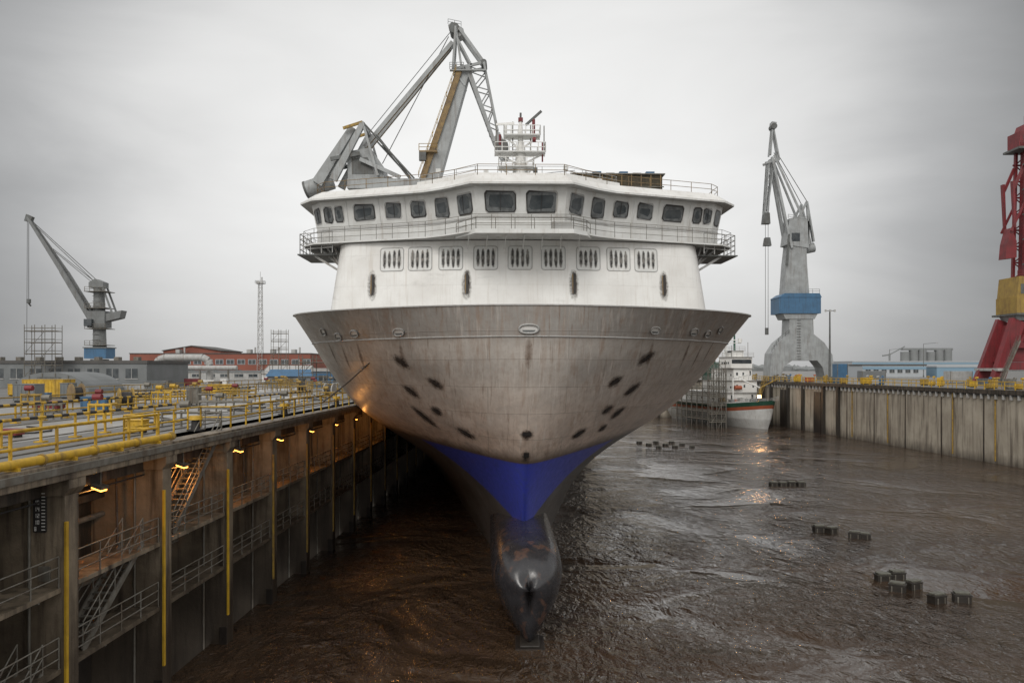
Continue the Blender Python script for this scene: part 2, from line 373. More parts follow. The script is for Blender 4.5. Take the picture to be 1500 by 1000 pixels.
for k in range(46):
    v=42+k*3.0+random.random()*2; u=-2.2-random.random()*(6+v*.2)
    pipe_stand(u,v,1.2+random.random()*3.0,.7+random.random()*.8,random.choice((YEL,YELD,YELD,YELD,STEEL)))
for k in range(34):
    v=56+k*4+random.random()*3; u=-6-random.random()*(14+v*.22)
    crate(u,v,.9+random.random()*2.2,1.2,.6+random.random()*1.1,random.choice((YEL,BLUEP,GREYW,GREYW,STEEL,REDP,SHEDG,SHEDG,WHITE,ROOFD)),rz=random.uniform(-.3,.3))
for k in range(7): drum(-5-random.random()*22,60+k*13,.6+random.random()*.3,random.choice((RUSTY,GREYW,YELD)))
for k in range(9):
    v=40+k*14
    m=MB('mooring_bollard'); m.tube((0,0,GZ),(0,0,GZ+.55),.24,BLK,r2=.18,n=14); m.tube((0,0,GZ+.55),(0,0,GZ+.75),.34,YEL,r2=.3,n=14); m.tube((0,0,GZ),(0,0,GZ+.06),.42,BLK,n=14)
    m.done((-15.8-1.4+.0326*v,v,0))
for k in range(10):
    m=MB('cable_on_ground'); v0=30+k*9; u0=-3-random.random()*8; pts=[]
    for j in range(14): pts.append((u0+math.sin(j*.8+k)*1.2-j*.25,v0+j*.9+math.cos(j*1.1)*.4,GZ+.06))
    m.path(pts,.045,random.choice((BLK,BLK,ORNG)),n=6); m.done((-15.8,0,0),a)
m=MB('inland_guard_rail')
for u,v0,v1 in((-19,50,170),(-32,80,190),(-9,80,180)):
    m.rail([(u,v0,GZ),(u,v1,GZ)],YELD,h=1.2,sp=3,r=.05,rows=2)
m.done((-15.8,0,0),a)
m=MB('ventilation_duct'); d=170
pts=[(-76,d,GZ),(-76,d,15.0),(-75.3,d,16.0),(-74,d,16.4),(-66,d,16.4),(-64.8,d,15.8),(-64.5,d,14.8),(-64.5,d,GZ)]
m.path(pts,.75,GREYW,n=12)
m.tube((-74,d-2,14.2),(-58,d-2,14.2),.5,GREYW,n=12)
for x in(-72,-66,-60): m.box(x,x+.3,d-2.2,d-1.8,GZ,13.8,STEEL)
m.done()
m=MB('arched_shelter'); n=14
r=3.6; L=10
for i in range(n):
    t0,t1=math.pi*i/n,math.pi*(i+1)/n
    m.add([(math.cos(t0)*L/2,-r*0,GZ+math.sin(t0)*2.7),(math.cos(t1)*L/2,0,GZ+math.sin(t1)*2.7),(math.cos(t1)*L/2,9,GZ+math.sin(t1)*2.7),(math.cos(t0)*L/2,9,GZ+math.sin(t0)*2.7)],[(0,1,2,3)],SHEDG,True)
m.add([(math.cos(math.pi*i/n)*L/2,.02,GZ+math.sin(math.pi*i/n)*2.7) for i in range(n+1)],[tuple(range(n+1))],SHEDG)
for k in range(6):
    x=-4+k*1.6; m.box(x-.05,x+.05,-.06,.0,GZ,GZ+2.6*math.sqrt(max(0,1-(x/5)**2)),STEEL)
m.box(-1.4,1.4,-.1,-.065,GZ,GZ+2.1,CRANED)
m.done((-57,98,0))
# buildings
def building(name,x0,x1,y0,y1,z1,wall,roof,storeys=2,win=True,par=.5,bay=4,band=None,pitched=0):
    m=MB(name); m.box(x0,x1,y0,y1,GZ,z1,wall)
    if pitched:
        ym=(y0+y1)/2
        m.add([(x0-.3,y0-.4,z1),(x1+.3,y0-.4,z1),(x1+.3,ym,z1+pitched),(x0-.3,ym,z1+pitched),(x0-.3,y1+.4,z1),(x1+.3,y1+.4,z1)],[(0,1,2,3),(3,2,5,4),(0,3,4),(1,5,2)],roof)
    else: m.box(x0-.2,x1+.2,y0-.2,y1+.2,z1+.003,z1+par,roof)
    H=(z1-GZ)/storeys
    if win:
        x=x0+bay*.4
        while x<x1-bay*.6:
            for s in range(storeys):
                zb=GZ+s*H+H*.38
                m.box(x,x+bay*.62,y0-.05,y0+.0,zb,zb+H*.4,DKGLASS)
                m.box(x-.1,x+bay*.62+.1,y0-.12,y0-.052,zb-.15,zb-.02,GREYW)
                m.box(x+bay*.3,x+bay*.3+.08,y0-.09,y0-.052,zb,zb+H*.4,GREYW)
            x+=bay
    if band: m.box(x0,x1,y0-.13,y0-.003,z1-1.4,z1-.4,band)
    return m
m=building('brick_building',-144,-76,300,340,19.6,BRICKR,ROOFD,1,win=False,par=.35)
x=-124
while x<-78:
    m.box(x,x+3.0,299.9,299.99,15.6,17.6,PALE); m.box(x+.2,x+1.4,299.85,299.895,15.8,17.4,DKGLASS); m.box(x+1.6,x+2.8,299.85,299.895,15.8,17.4,DKGLASS); x+=4.1
for x in range(-122,-78,9): m.box(x,x+2.2,299.9,299.99,11.4,13.6,DKGLASS)
m.prism([(-134,19.96),(-112,19.96),(-112,20.8),(-123,22.6),(-134,20.8)],306,330,BRICKR); m.prism([(-134.4,20.8),(-123,22.64),(-111.6,20.8),(-111.6,21.1),(-123,23.0),(-134.4,21.1)],305.5,330.5,ROOFD)
for x in(-128,-101,-92,-84): m.box(x,x+1.5,303,306,19.96,21.4,GREYW); m.tube((x+3,304,19.9),(x+3,304,22.2),.35,GREYW)
m.done()
m=building('grey_warehouse',-101,-61,133,150,14.9,SHEDG,ROOFD,1,bay=3.2); 
for k in range(12): m.box(-100+k*3.3,-99.2+k*3.3,134,135.2,15.4,16.0,STEEL)
m.done()
m=building('low_workshop',-58,-48,185,196,12.9,WHITE,GREYW,1,pitched=1.9,bay=3,win=False)
m.box(-56,-53,184.9,184.99,GZ,12.6,SHEDG); m.box(-52,-50,184.9,184.99,11.8,12.6,DKGLASS); m.done()
m=building('blue_shed',-45.5,-37.5,148,154,12.6,SHEDG,BLUEP,1,pitched=1.3,bay=2.4); m.done()
m=building('brown_shed',-34,-27.5,136,142,13.1,BRICKR,ROOFD,1,bay=2.2); m.done()
m=building('grey_workshop',-96,-70,225,240,13.0,GREYW,SHEDG,1,bay=4); m.done()
m=building('grey_cabin',-30,-25,120,126,13.6,BLUEP,GREYW,1,bay=2.2); m.done()
def scaffold(x,y,wd,nx,levels,lh,z0=GZ,name='scaffold_tower',mat=STEEL,dp=2.0,th=1,rz=0):
    m=MB(name)
    for j in range(levels+1):
        z=z0+j*lh
        for yy in(0,dp): m.tube((0,yy,z),(wd,yy,z),.05*th,mat,n=4)
        for i in range(nx+1):
            m.tube((wd*i/nx,0,z),(wd*i/nx,dp,z),.05*th,mat,n=4)
        if j>0: m.box(-.1,wd+.1,.1,dp-.1,z-.08,z-.055,RUSTY); [m.tube((0,yy,z+.5),(wd,yy,z+.5),.035*th,mat,n=4) for yy in(0,dp)]
    for i in range(nx+1):
        for yy in(0,dp): m.tube((wd*i/nx,yy,z0),(wd*i/nx,yy,z0+levels*lh+1),.06*th,mat,n=5)
    for i in range(nx):
        for j in range(levels):
            if (i+j)%2: m.tube((wd*i/nx,0,z0+j*lh),(wd*(i+1)/nx,0,z0+(j+1)*lh),.04*th,mat,n=4)
    return m.done((x,y,0),rz)
scaffold(-79,129,5,3,5,1.85); scaffold(-60.5,200,3.8,2,6,2.0); scaffold(-52,165,9,5,2,2); scaffold(-30,112,4,2,2,2)
m=MB('lattice_radio_mast'); m.lattice((0,0,GZ),(0,0,46),1.9,22,.09,GREYW,w2=1.2)
m.box(-1.5,1.5,-1.5,1.5,46,46.15,GREYW); m.rail([(-1.5,-1.5,46.1),(1.5,-1.5,46.1),(1.5,1.5,46.1),(-1.5,1.5,46.1),(-1.5,-1.5,46.1)],GREYW,h=1,r=.05,rows=2)
m.tube((0,0,46),(0,0,50.5),.08,GREYW); m.tube((.6,0,46),(.6,0,48.5),.25,GREYW,n=8); m.tube((-.8,-.4,46.5),(-.8,.4,46.5),.6,GREYW,n=14)
m.done((-94.8,300,0))

# ---------------------------------------------------------------- right quay wall
ar=R(4.46)
m=MB('quay_wall')
m.box(0,1.2,-30,229.5,-3,10.0,CONCR)
m.box(-.45,1.2,-30,229.5,10.25,10.9,CONCD)
m.box(-.1,1.2,-30,229.5,10.0,10.25,CRANED)
v=-28
while v<229:
    m.box(-.40,-.02,v,v+.25,9.5,10.22,GREYW); v+=1.6
v=-25
while v<229:
    m.box(-.07,-.003,v,v+.22,-3,9.95,CONCD); v+=10.4
for v in(118,128,147,160,100,88,70): m.tube((-.16,v,.4),(-.16,v,10.2),.11,YELD,n=8)
for v in(165.5,172,182,190,200,205): m.box(-.6,-.003,v-.4,v+.4,-3,10.2,TIMB)
for v in(175,193,211,221): m.box(-.3,-.003,v-1.6,v+1.6,-3,9.0,CONCD)
m.done((80.7,0,0),ar)
m=MB('quay_guard_rail')
m.rail([(.1,-25,10.9),(.1,229,10.9)],YEL,h=1.2,sp=2.2,r=.06,rows=2)
m.rail([(3.4,20,10.9),(3.4,229,10.9)],YELD,h=1.1,sp=3,r=.05,rows=2)
m.done((80.7,0,0),ar)
for k in range(40):
    v=96+k*3.3+random.random()*3; u=1+random.random()*8
    mm=MB(random.choice(('valve_stand','service_cabinet')))
    c_=random.choice((YEL,YEL,YELD,GREYW,BLUEP,ORNG,YELD,STEEL)); L=.6+random.random()*1.4
    mm.box(-L/2,L/2,-.4,.4,GZ+.15,GZ+.8+random.random()*.8,c_); mm.box(-L/2+.1,L/2-.1,-.3,.3,GZ,GZ+.148,BLK)
    mm.tube((L/2+.3,0,GZ),(L/2+.3,0,GZ+1.6),.06,YEL); mm.tube((L/2+.05,0,GZ+1.6),(L/2+.55,0,GZ+1.6),.18,c_,n=10)
    mm.done((80.7+u-.078*v,v,0),random.random(),bevel=.03)
def cont(name,x,y,sx,sy,sz,mat):
    m=MB(name); m.box(-sx/2,sx/2,-sy/2,sy/2,GZ+.1,GZ+sz,mat)
    k=-sx/2+.2
    while k<sx/2-.1: m.box(k,k+.12,-sy/2-.05,-sy/2-.003,GZ+.25,GZ+sz-.15,mat); k+=.32
    for q in(-sx/2,sx/2-.15): m.box(q,q+.15,-sy/2-.07,-sy/2-.051,GZ+.1,GZ+sz,STEEL)
    m.box(-sx/2+.3,sx/2-.3,-sy/2+.3,sy/2-.3,GZ,GZ+.098,BLK); m.done((x,y,0),.05,bevel=.02)
cont('blue_container',72.5,176,2.4,2.4,4.2,BLUEP); cont('grey_container',98,175,5,2.4,2.6,GREYW); cont('white_container',88,195,6,2.4,2.6,SHEDG); cont('red_container',112,200,6,2.4,2.5,ORNG)
m=MB('dock_head_wall'); m.box(-9,66,229.4,232,-3,10.9,CONCR); 
for x in range(-6,64,8): m.box(x,x+.6,229.2,229.38,-3,10.5,CONCD)
m.box(-9,66,229.0,229.38,10.5,10.9,CONCD)
m.rail([(-8,229.6,10.9),(62,229.6,10.9)],YELD,h=1.1,sp=3,r=.06,rows=2); m.done()
m=MB('dock_gate_wall'); m.box(-17.5,84,-32,-28.5,-3,10.9,CONCR); m.done()

# far right setting
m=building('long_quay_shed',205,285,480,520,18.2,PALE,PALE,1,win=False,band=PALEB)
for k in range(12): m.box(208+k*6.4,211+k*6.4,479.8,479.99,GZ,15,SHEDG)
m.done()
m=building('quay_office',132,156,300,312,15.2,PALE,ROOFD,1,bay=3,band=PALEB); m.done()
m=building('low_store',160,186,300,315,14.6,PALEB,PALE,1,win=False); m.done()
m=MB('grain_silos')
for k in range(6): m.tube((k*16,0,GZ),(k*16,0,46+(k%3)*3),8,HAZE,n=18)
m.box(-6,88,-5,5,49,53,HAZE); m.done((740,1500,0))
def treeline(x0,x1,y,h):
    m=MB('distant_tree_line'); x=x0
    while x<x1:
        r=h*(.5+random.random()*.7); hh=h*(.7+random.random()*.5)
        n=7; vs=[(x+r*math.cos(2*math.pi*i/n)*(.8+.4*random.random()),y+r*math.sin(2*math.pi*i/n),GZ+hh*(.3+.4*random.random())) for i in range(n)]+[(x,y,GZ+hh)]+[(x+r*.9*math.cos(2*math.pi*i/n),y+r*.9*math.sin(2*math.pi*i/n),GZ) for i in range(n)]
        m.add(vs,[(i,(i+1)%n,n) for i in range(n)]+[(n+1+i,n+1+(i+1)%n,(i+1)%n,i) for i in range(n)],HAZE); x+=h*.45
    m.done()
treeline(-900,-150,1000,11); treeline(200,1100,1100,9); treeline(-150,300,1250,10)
def lampmast(x,y,h,n):
    m=MB('light_mast'); m.tube((0,0,GZ),(0,0,GZ+h),.32,CRANED,r2=.18,n=10)
    m.box(-1.2,1.2,-.15,.15,GZ+h,GZ+h+.15,CRANED)
    for k in range(n): m.box(-1.2+k*2.4/(n-1)-.22,-1.2+k*2.4/(n-1)+.22,-.45,-.16,GZ+h-.25,GZ+h+.35,GREYW)
    m.box(-.35,.35,-.35,.35,GZ,GZ+.4,CONCR); m.done((x,y,0))
lampmast(84.2,211,18.4,3)
m=MB('street_lamp'); m.tube((0,0,GZ),(0,0,GZ+12.5),.13,CRANED,r2=.08); m.tube((0,0,GZ+12.5),(5.2,0,GZ+12.9),.07,CRANED); m.box(4.6,5.6,-.2,.2,GZ+12.8,GZ+12.98,GREYW); m.tube((0,0,GZ),(0,0,GZ+.7),.25,CRANED); m.done((155,300,0))
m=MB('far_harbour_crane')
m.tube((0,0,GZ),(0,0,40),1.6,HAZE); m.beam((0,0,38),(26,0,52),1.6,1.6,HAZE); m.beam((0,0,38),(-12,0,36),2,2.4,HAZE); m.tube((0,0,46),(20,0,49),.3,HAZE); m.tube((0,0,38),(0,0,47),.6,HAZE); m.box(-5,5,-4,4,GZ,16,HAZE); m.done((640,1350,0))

# ---------------------------------------------------------------- left small crane (blueprint units 0.1457 m, origin eye-level 14 m)
def plan(s): return lambda u,w_,y=0:(u*s,y,w_*s)
m=MB('harbour_jib_crane'); s=.1457; c=plan(s)
P=lambda pts:[(u*s,w_*s) for u,w_ in pts]
m.tube(c(0,-21),c(0,14),2.2,CRANEM,r2=1.8,n=14)
m.box(-2.3,2.3,-2.0,2.0,15*s,30*s,BLUEP); m.box(-2.5,2.5,-2.2,2.2,30*s+.003,31.5*s,CRANEM)
m.tube(c(0,31.5),c(-1,122),1.35,CRANEM,r2=1.05,n=12)
m.box(-1.9,1.8,-1.5,1.5,60*s,84*s,CRANEM)
m.prism(P([(-12,118),(9,118),(9,126),(-3,131),(-12,126)]),-1.2,1.2,CRANEM)
m.prism(P([(8,68),(33,74),(36,85),(30,84),(8,79)]),-1.2,1.2,CRANEM)
for y in(-1.0,1.0):
    m.beam(c(-2,60,y),c(-52,142,y),.45,1.2,CRANEM,h2=.9); m.beam(c(-52,142,y*.9),c(-105,222,y*.35),.35,.9,CRANEM,h2=.5)
    m.tube(c(-3,126,y),c(-100,216,y*.4),.08,CRANED,n=5); m.tube(c(-3,122,y),c(-70,176,y*.4),.07,CRANED,n=5)
    m.beam(c(8,118,y),c(22,80,y),.25,.35,CRANEM)
for k in range(9):
    t=k/9; m.tube(c(-2-100*t,60+158*t,-1.1+.7*t),c(-2-100*t,60+158*t,1.1-.7*t),.12,CRANEM,n=5)
m.prism(P([(-109,216),(-100,214),(-97,222),(-106,226)]),-.5,.5,CRANED)
m.tube(c(-104,218),c(-104,102),.06,BLK,n=4); m.tube(c(-106,216),c(-107,20),.05,BLK,n=4)
m.tube(c(-104,102),c(-104,96),.45,CRANED,n=8); m.tube(c(-104,96),c(-101,92),.18,BLK)
for k in range(10): m.tube(c(-6,34+k*8,-1.4),c(6,34+k*8,-1.4),.05,CRANED,n=4)
for w_ in(34,58,88,112): m.box(-2.3,2.3,-2.0,2.0,w_*s,w_*s+.12,STEEL); m.rail([c(-15,w_,-2.0),c(15,w_,-2.0)],STEEL,h=1,sp=1.2,r=.05,rows=2)
m.box(-2.2,-.6,-2.3,-1.502,62*s,72*s,DKGLASS)
m.done((-88,170,14))

# big level-luffing crane behind ferry (1 unit = .0943 m)
m=MB('level_luffing_crane'); s=.0943; c=plan(s); P=lambda pts:[(u*s,w_*s) for u,w_ in pts]
for x in(-50,70):
    for y in(-5,5): m.beam(c(x,-32,y),c(10+(x-10)*.35,60,y*.6),1.6,1.6,CRANEG)
m.box(-3,4.8,-4,4,60*s,78*s,BLUEP)
m.tube(c(10,78),c(5,262),2.6,CRANEG,r2=2.0,n=16)
m.prism(P([(-46,258),(84,258),(84,272),(-46,272)]),-2.6,2.6,CRANEG)
m.prism(P([(-46,272.1),(6,272.1),(4,292),(-14,318),(-48,312)]),-2.0,2.0,CRANEG)
m.prism(P([(-40,280),(-8,280),(-18,304),(-40,302)]),-2.06,-2.003,CRANED)
for y in(-2.5,2.5):
    m.beam(c(-92,268,y*.5),c(-40,348,y*.6),.7,1.5,CRANEG,h2=.9)
    m.beam(c(-66,270,y),c(-24,350,y),.6,1.0,CRANEG,h2=.7)
    m.beam(c(-24,353,y),c(-52,344,y),.3,.35,YELD)
    m.beam(c(-24,353,y),c(-2,276,y),.3,.5,CRANEG)
    m.tube(c(-24,353,y),c(50,272,y),.12,CRANED); m.tube(c(-4,335,y),c(46,272,y*.8),.1,CRANED)
    m.beam(c(-28,300,y),c(30,274,y),.3,.5,CRANEG)
    m.beam(c(-70,300,y),c(-28,308,y),.3,.5,CRANED)
m.beam(c(-60,305,-2.5),c(-60,305,2.5),.4,.4,CRANEG); m.beam(c(-24,350,-2.5),c(-24,350,2.5),.5,.5,CRANEG)
m.tube(c(-111,262),c(-73,275),1.15,CRANEG,n=20); m.tube(c(-113,261.3),c(-110,262.3),1.2,CRANED,n=20)
for y in(-.9,.9):
    m.beam(c(-24,322,y),c(103,476,y*.5),.4,.55,CRANEG)
    m.beam(c(-24,318,y),c(100,468,y*.5),.15,.2,RUSTY)
m.tube(c(0,300),c(97,486),.06,CRANED,n=4); m.tube(c(-20,345),c(99,492),.05,CRANED,n=4)
m.prism(P([(60,272),(84,272),(130,438),(117,441)]),-1.1,1.1,CRANEG)
m.beam(c(59,272,-1.3),c(113,430,-1.3),.3,.8,RUSTY); m.beam(c(59,272,1.3),c(113,430,1.3),.3,.8,RUSTY)
m.rail([c(55,276,-1.7),c(109,430,-1.7)],YELD,h=.8,sp=2,r=.035,rows=2)
m.box(56*s,82*s,-2.0,2.0,312*s,314*s,RUSTY); m.rail([c(56,314,-2.0),c(82,314,-2.0)],YELD,h=.9,sp=1,r=.04,rows=2)
m.box(56*s,66*s,-2.0,-1.3,300*s,312*s,CRANED)
for y in(-1.1,1.1):
    for p,q,t_ in(((108,496),(104,434),.45),((113,494),(149,444),.4),((104,434),(149,444),.35),((110,480),(131,440),.25),((116,440),(108,496),.25),((104,434),(122,410),.25)):
        m.beam(c(p[0],p[1],y),c(q[0],q[1],y),.28,t_,CRANEG)
    m.beam(c(124,440,y),c(164,330,y*.8),.3,.65,CRANEG,h2=.4); m.beam(c(149,444,y),c(169,346,y*.8),.3,.42,CRANEG)
    zz=[((124,440),(151,430)),((151,430),(135,410)),((135,410),(156,404)),((156,404),(144,384)),((144,384),(161,378)),((161,378),(154,358)),((154,358),(167,352))]
    for p,q in zz: m.tube(c(p[0],p[1],y*.9),c(q[0],q[1],y*.9),.09,CRANEG,n=5)
m.prism(P([(97,499),(103,504),(119,494),(121,486),(112,482),(101,490)]),-.9,.9,CRANEG)
m.rail([c(97,500,-1),c(116,496,-1)],CRANEG,h=.7,sp=.8,r=.035,rows=2)
m.tube(c(106,494,-1.2),c(106,494,1.2),.7,CRANED,n=16); m.tube(c(149,444,-1.3),c(149,444,1.3),.4,CRANED,n=12)
m.box(100*s,152*s,-1.7,-1.2,430*s,432*s,CRANEG); m.rail([c(100,432,-1.7),c(120,432,-1.7)],CRANEG,h=.9,sp=.8,r=.04)
m.prism(P([(160,334),(172,344),(182,322),(184,306),(174,304)]),-.8,.8,CRANEG)
m.tube(c(176,324,-1.1),c(176,324,1.1),.8,CRANED,n=16); m.tube(c(180,310,-1.0),c(180,310,1.0),.5,CRANED,n=12)
for x in(174,181): m.tube(c(x,308),c(x,215),.05,BLK,n=4)
for k in range(12):
    t=k/12; m.tube(c(126+34*t,434-100*t,-.9),c(126+34*t,434-100*t,.9),.1,CRANEG,n=4)
m.done((-17.9,110,14))

# right grey crane (1 unit=.184 m)
m=MB('portal_crane'); s=.184; c=plan(s); P=lambda pts:[(u*s,w_*s) for u,w_ in pts]
m.prism(P([(-43,-17),(-28,-17),(-22,4),(-10,12),(26,12),(34,2),(38,-17),(52,-17),(48,20),(36,38),(21,50),(20,72),(-14,72),(-15,50),(-30,38),(-40,22)]),-3.0,3.0,CRANEG)
m.prism(P([(-45,-17),(-26,-17),(-26,-11),(-45,-11)]),-4.5,-3.01,CRANED); m.prism(P([(36,-17),(54,-17),(54,-11),(36,-11)]),-4.5,-3.01,CRANED)
m.prism(P([(-30,80),(30,80),(30,103),(-30,103)]),-3.6,3.6,BLUEP)
m.prism(P([(-31,103.05),(31,103.05),(28,109),(-22,109)]),-3.7,3.7,BLUEP)
m.prism(P([(-20,72.05),(22,72.05),(26,79.9),(-24,79.9)]),-3.2,3.2,CRANEG)
m.rail([c(-40,24,-3.1),c(-30,39,-3.1),c(-15,51,-3.1)],CRANED,h=1,sp=1.2,r=.05,rows=2)
for k in range(16): m.tube(c(-4,14+k*4,-3.1),c(2,14+k*4,-3.1),.06,CRANED,n=4)
m.prism(P([(-20,109.05),(16,109.05),(13,150),(11,195),(-12,195),(-17,150)]),-2.2,2.2,CRANEG)
m.prism(P([(-19,150),(-16,150),(-13,195),(-15,195)]),-2.8,-2.21,CRANED)
m.prism(P([(-18,180),(15,175),(16,213),(5,222),(-13,218)]),-2.4,2.4,CRANEG)
m.prism(P([(-10,185),(2,185),(2,197),(-10,197)]),-2.46,-2.403,DKGLASS)
for y in(-2.0,2.0):
    m.beam(c(-10,175,y),c(-36,308,y*.5),.6,1.6,CRANEG,h2=.9)
    m.beam(c(6,222,y),c(-33,312,y*.5),.3,.6,CRANEG,h2=.5)
    m.beam(c(13,243,y),c(16,180,y),.4,.8,CRANEG); m.beam(c(13,243,y),c(-4,210,y),.4,.6,CRANEG)
    m.beam(c(13,240,y),c(24,185,y*.6),.4,1.2,CRANEG); m.tube(c(13,243,y),c(-30,318,y*.4),.1,CRANED,n=5)
    m.beam(c(-38,312,y*.4),c(-34,356,y*.3),.35,.6,CRANEG); m.beam(c(-25,306,y*.4),c(-34,356,y*.3),.35,.5,CRANEG)
    m.beam(c(-25,306,y*.5),c(-46,300,y*.5),.35,.6,CRANEG)
    m.beam(c(-40,304,y*.4),c(-46,222,y*.3),.3,.5,CRANEG); m.beam(c(-33,300,y*.4),c(-42,232,y*.3),.3,.4,CRANEG)
m.lattice(c(-39,300),c(-44,225),1.2,9,.11,CRANEG)
m.prism(P([(-37,352),(-30,352),(-29,360),(-36,361)]),-1,1,CRANEG); m.tube(c(-33,354,-1.3),c(-33,354,1.3),.8,CRANED,n=12)
m.prism(P([(-49,212),(-38,212),(-39,228),(-47,228)]),-.9,.9,CRANED)
m.tube(c(8,174),c(27,178),1.3,CRANEG,n=18)
m.prism(P([(-47,180),(-36,180),(-38,192),(-45,192)]),-.7,.7,CRANED)
for x in(-44,-40): m.tube(c(x,212),c(x,60),.06,BLK,n=4); 
m.tube(c(-42,60),c(-42,50),.5,CRANED,n=8)
m.rail([c(-22,109,-3.6),c(28,109,-3.6)],CRANEG,h=1.1,sp=2,r=.06,rows=2)
m.rail([c(-15,218,-2.4),c(15,214,-2.4)],CRANEG,h=1.1,sp=1.5,r=.06,rows=2)
m.done((76.5,215,14))

# red crane: box legs flaring to the rail bogies, yellow house, braced box tower
m=MB('red_portal_crane'); s=.1285; c=plan(s); P=lambda pts:[(u*s,w_*s) for u,w_ in pts]
for y in(-2.6,2.6):
    m.beam(c(-50,-22,y),c(-16,70,y*.8),1.2,2.2,REDP,h2=2.6); m.beam(c(78,-22,y),c(32,70,y*.8),1.2,2.2,REDP,h2=2.6)
    m.beam(c(-42,4,y),c(70,4,y),.9,1.4,REDP); m.beam(c(-30,34,y),c(46,34,y),.7,1.0,REDP)
    m.beam(c(-40,6,y),c(8,68,y),.4,.6,REDP); m.beam(c(68,6,y),c(10,68,y),.4,.6,REDP)
m.prism(P([(-34,10),(56,10),(40,64),(-20,64)]),-1.8,1.8,REDP)
m.prism(P([(-58,-24),(-38,-24),(-40,-14),(-56,-14)]),-4.2,4.2,CRANED); m.prism(P([(66,-24),(88,-24),(86,-14),(68,-14)]),-4.2,4.2,CRANED)
m.prism(P([(-52,-3),(-36,-3),(-36,1),(-52,1)]),-3.7,3.7,GREYW)
m.stairs(c(-50,-20,-4.2),c(-24,40,-4.2),.8,STEEL,lat=(0,1,0)); m.rail([c(-26,40,-4.2),c(30,40,-4.2)],REDP,h=1,sp=1.4,r=.05)
m.prism(P([(-22,80),(44,80),(44,104),(-22,104)]),-3.2,3.2,YELC); m.prism(P([(-21,104.05),(44,104.05),(44,133),(-18,133)]),-3.1,3.1,YELC)
for k in range(5): m.prism(P([(-16+k*12,108),(-8+k*12,108),(-8+k*12,122),(-16+k*12,122)]),-3.16,-3.103,CRANED)
m.rail([c(-21,133,-3.2),c(44,133,-3.2)],REDP,h=1,sp=1.2,r=.05); m.prism(P([(-25,77),(46,77),(46,79.9),(-25,79.9)]),-3.9,3.9,CRANED)
m.prism(P([(-17,70.05),(34,70.05),(38,76.9),(-21,76.9)]),-2.4,2.4,CRANEG)
m.prism(P([(0,133.05),(24,133.05),(20,325),(4,325)]),-1.0,1.0,REDP)
for y in(-1.7,1.7):
    m.beam(c(-4,133,y),c(0,325,y*.9),.45,.6,REDP); m.beam(c(30,133,y),c(24,325,y*.9),.45,.6,REDP)
    for k in range(8):
        z0,z1=133+k*24,157+k*24; m.tube(c(-4+k*.5,z0,y),c(30-(k+1)*.7,z1,y),.12,REDP,n=5); m.tube(c(30-k*.7,z0,y),c(-4+(k+1)*.5,z1,y),.12,REDP,n=5); m.beam(c(-4,z1,y),c(28,z1,y),.25,.3,REDP)
m.prism(P([(-11,322),(30,322),(30,344),(-11,344)]),-1.9,1.9,REDP); m.prism(P([(-4,344.05),(24,344.05),(20,356),(0,356)]),-1.5,1.5,REDP)
m.prism(P([(-6,326),(4,326),(4,338),(-6,338)]),-1.96,-1.903,CRANED)
m.prism(P([(-15,318),(34,318),(34,321),(-15,321)]),-2.5,2.5,CRANED)
m.rail([c(-15,321,-2.5),c(34,321,-2.5)],REDP,h=1,sp=1,r=.05)
m.tube(c(5,356),c(5,370),.12,REDP); m.tube(c(16,356),c(16,368),.1,REDP)
for y in(-1.5,1.5):
    m.beam(c(-20,272,y),c(-17,205,y),.4,.8,REDP,h2=.5); m.beam(c(-18,262,y),c(-3,296,y),.3,.5,REDP); m.beam(c(-22,200,y),c(-3,240,y),.25,.4,REDP)
m.prism(P([(-28,160),(-12,162),(-12,186),(-20,205),(-26,182)]),-1.1,1.1,REDP)
for k in range(5): m.prism(P([(-8,150+k*36),(4,150+k*36),(4,152+k*36),(-8,152+k*36)]),-2.6,-1.91,CRANED); m.rail([c(-8,152+k*36,-2.6),c(4,152+k*36,-2.6)],CRANED,h=1,sp=.8,r=.04,rows=2)
m.beam(c(10,330),c(70,460),1.2,1.6,REDP); m.beam(c(20,240),c(80,280),1.4,2,REDP)
m.done((95.9,150,14))

# ================================================================ FERRY
ship=empty('ferry_ship',(.86,40,0),R(1.15))
def herm(x,pts):
    if x<=pts[0][0]: return pts[0][1]
    if x>=pts[-1][0]: return pts[-1][1]
    for i in range(len(pts)-1):
        if pts[i][0]<=x<=pts[i+1][0]: break
    def sl(j):
        if j==0: return (pts[1][1]-pts[0][1])/(pts[1][0]-pts[0][0])
        if j==len(pts)-1: return (pts[-1][1]-pts[-2][1])/(pts[-1][0]-pts[-2][0])
        return (pts[j+1][1]-pts[j-1][1])/(pts[j+1][0]-pts[j-1][0])
    x0,y0=pts[i];x1,y1=pts[i+1];h=x1-x0;u=(x-x0)/h
    return (2*u**3-3*u*u+1)*y0+(u**3-2*u*u+u)*h*sl(i)+(-2*u**3+3*u*u)*y1+(u**3-u*u)*h*sl(i+1)
LP=[(-2,100),(0,90),(4,68),(8.1,43),(11,28.5),(14,18.5),(15.66,14.0),(17.2,9.4)]
SP=[(-2,12),(0,11),(3,9),(4.7,7.2),(8.5,4.3),(10.6,2.7),(14,1.0),(15.66,.45),(17.2,0)]
QP=[(-2,1.0),(0,1.03),(5,1.12),(10,1.42),(17.2,1.85)]
EP=[(-2,.01),(5,.01),(8.5,.03),(12,.12),(17.2,.26)]
HB=14.0
def hy(x,z):
    q=herm(z,QP); e=herm(z,EP); L=herm(z,LP); st=herm(z,SP)
    t_=1-max(0,1-abs(x)/HB)**(1/q)
    return st+L*(math.sqrt(t_*t_+e*e)-e)/(math.sqrt(1+e*e)-e)
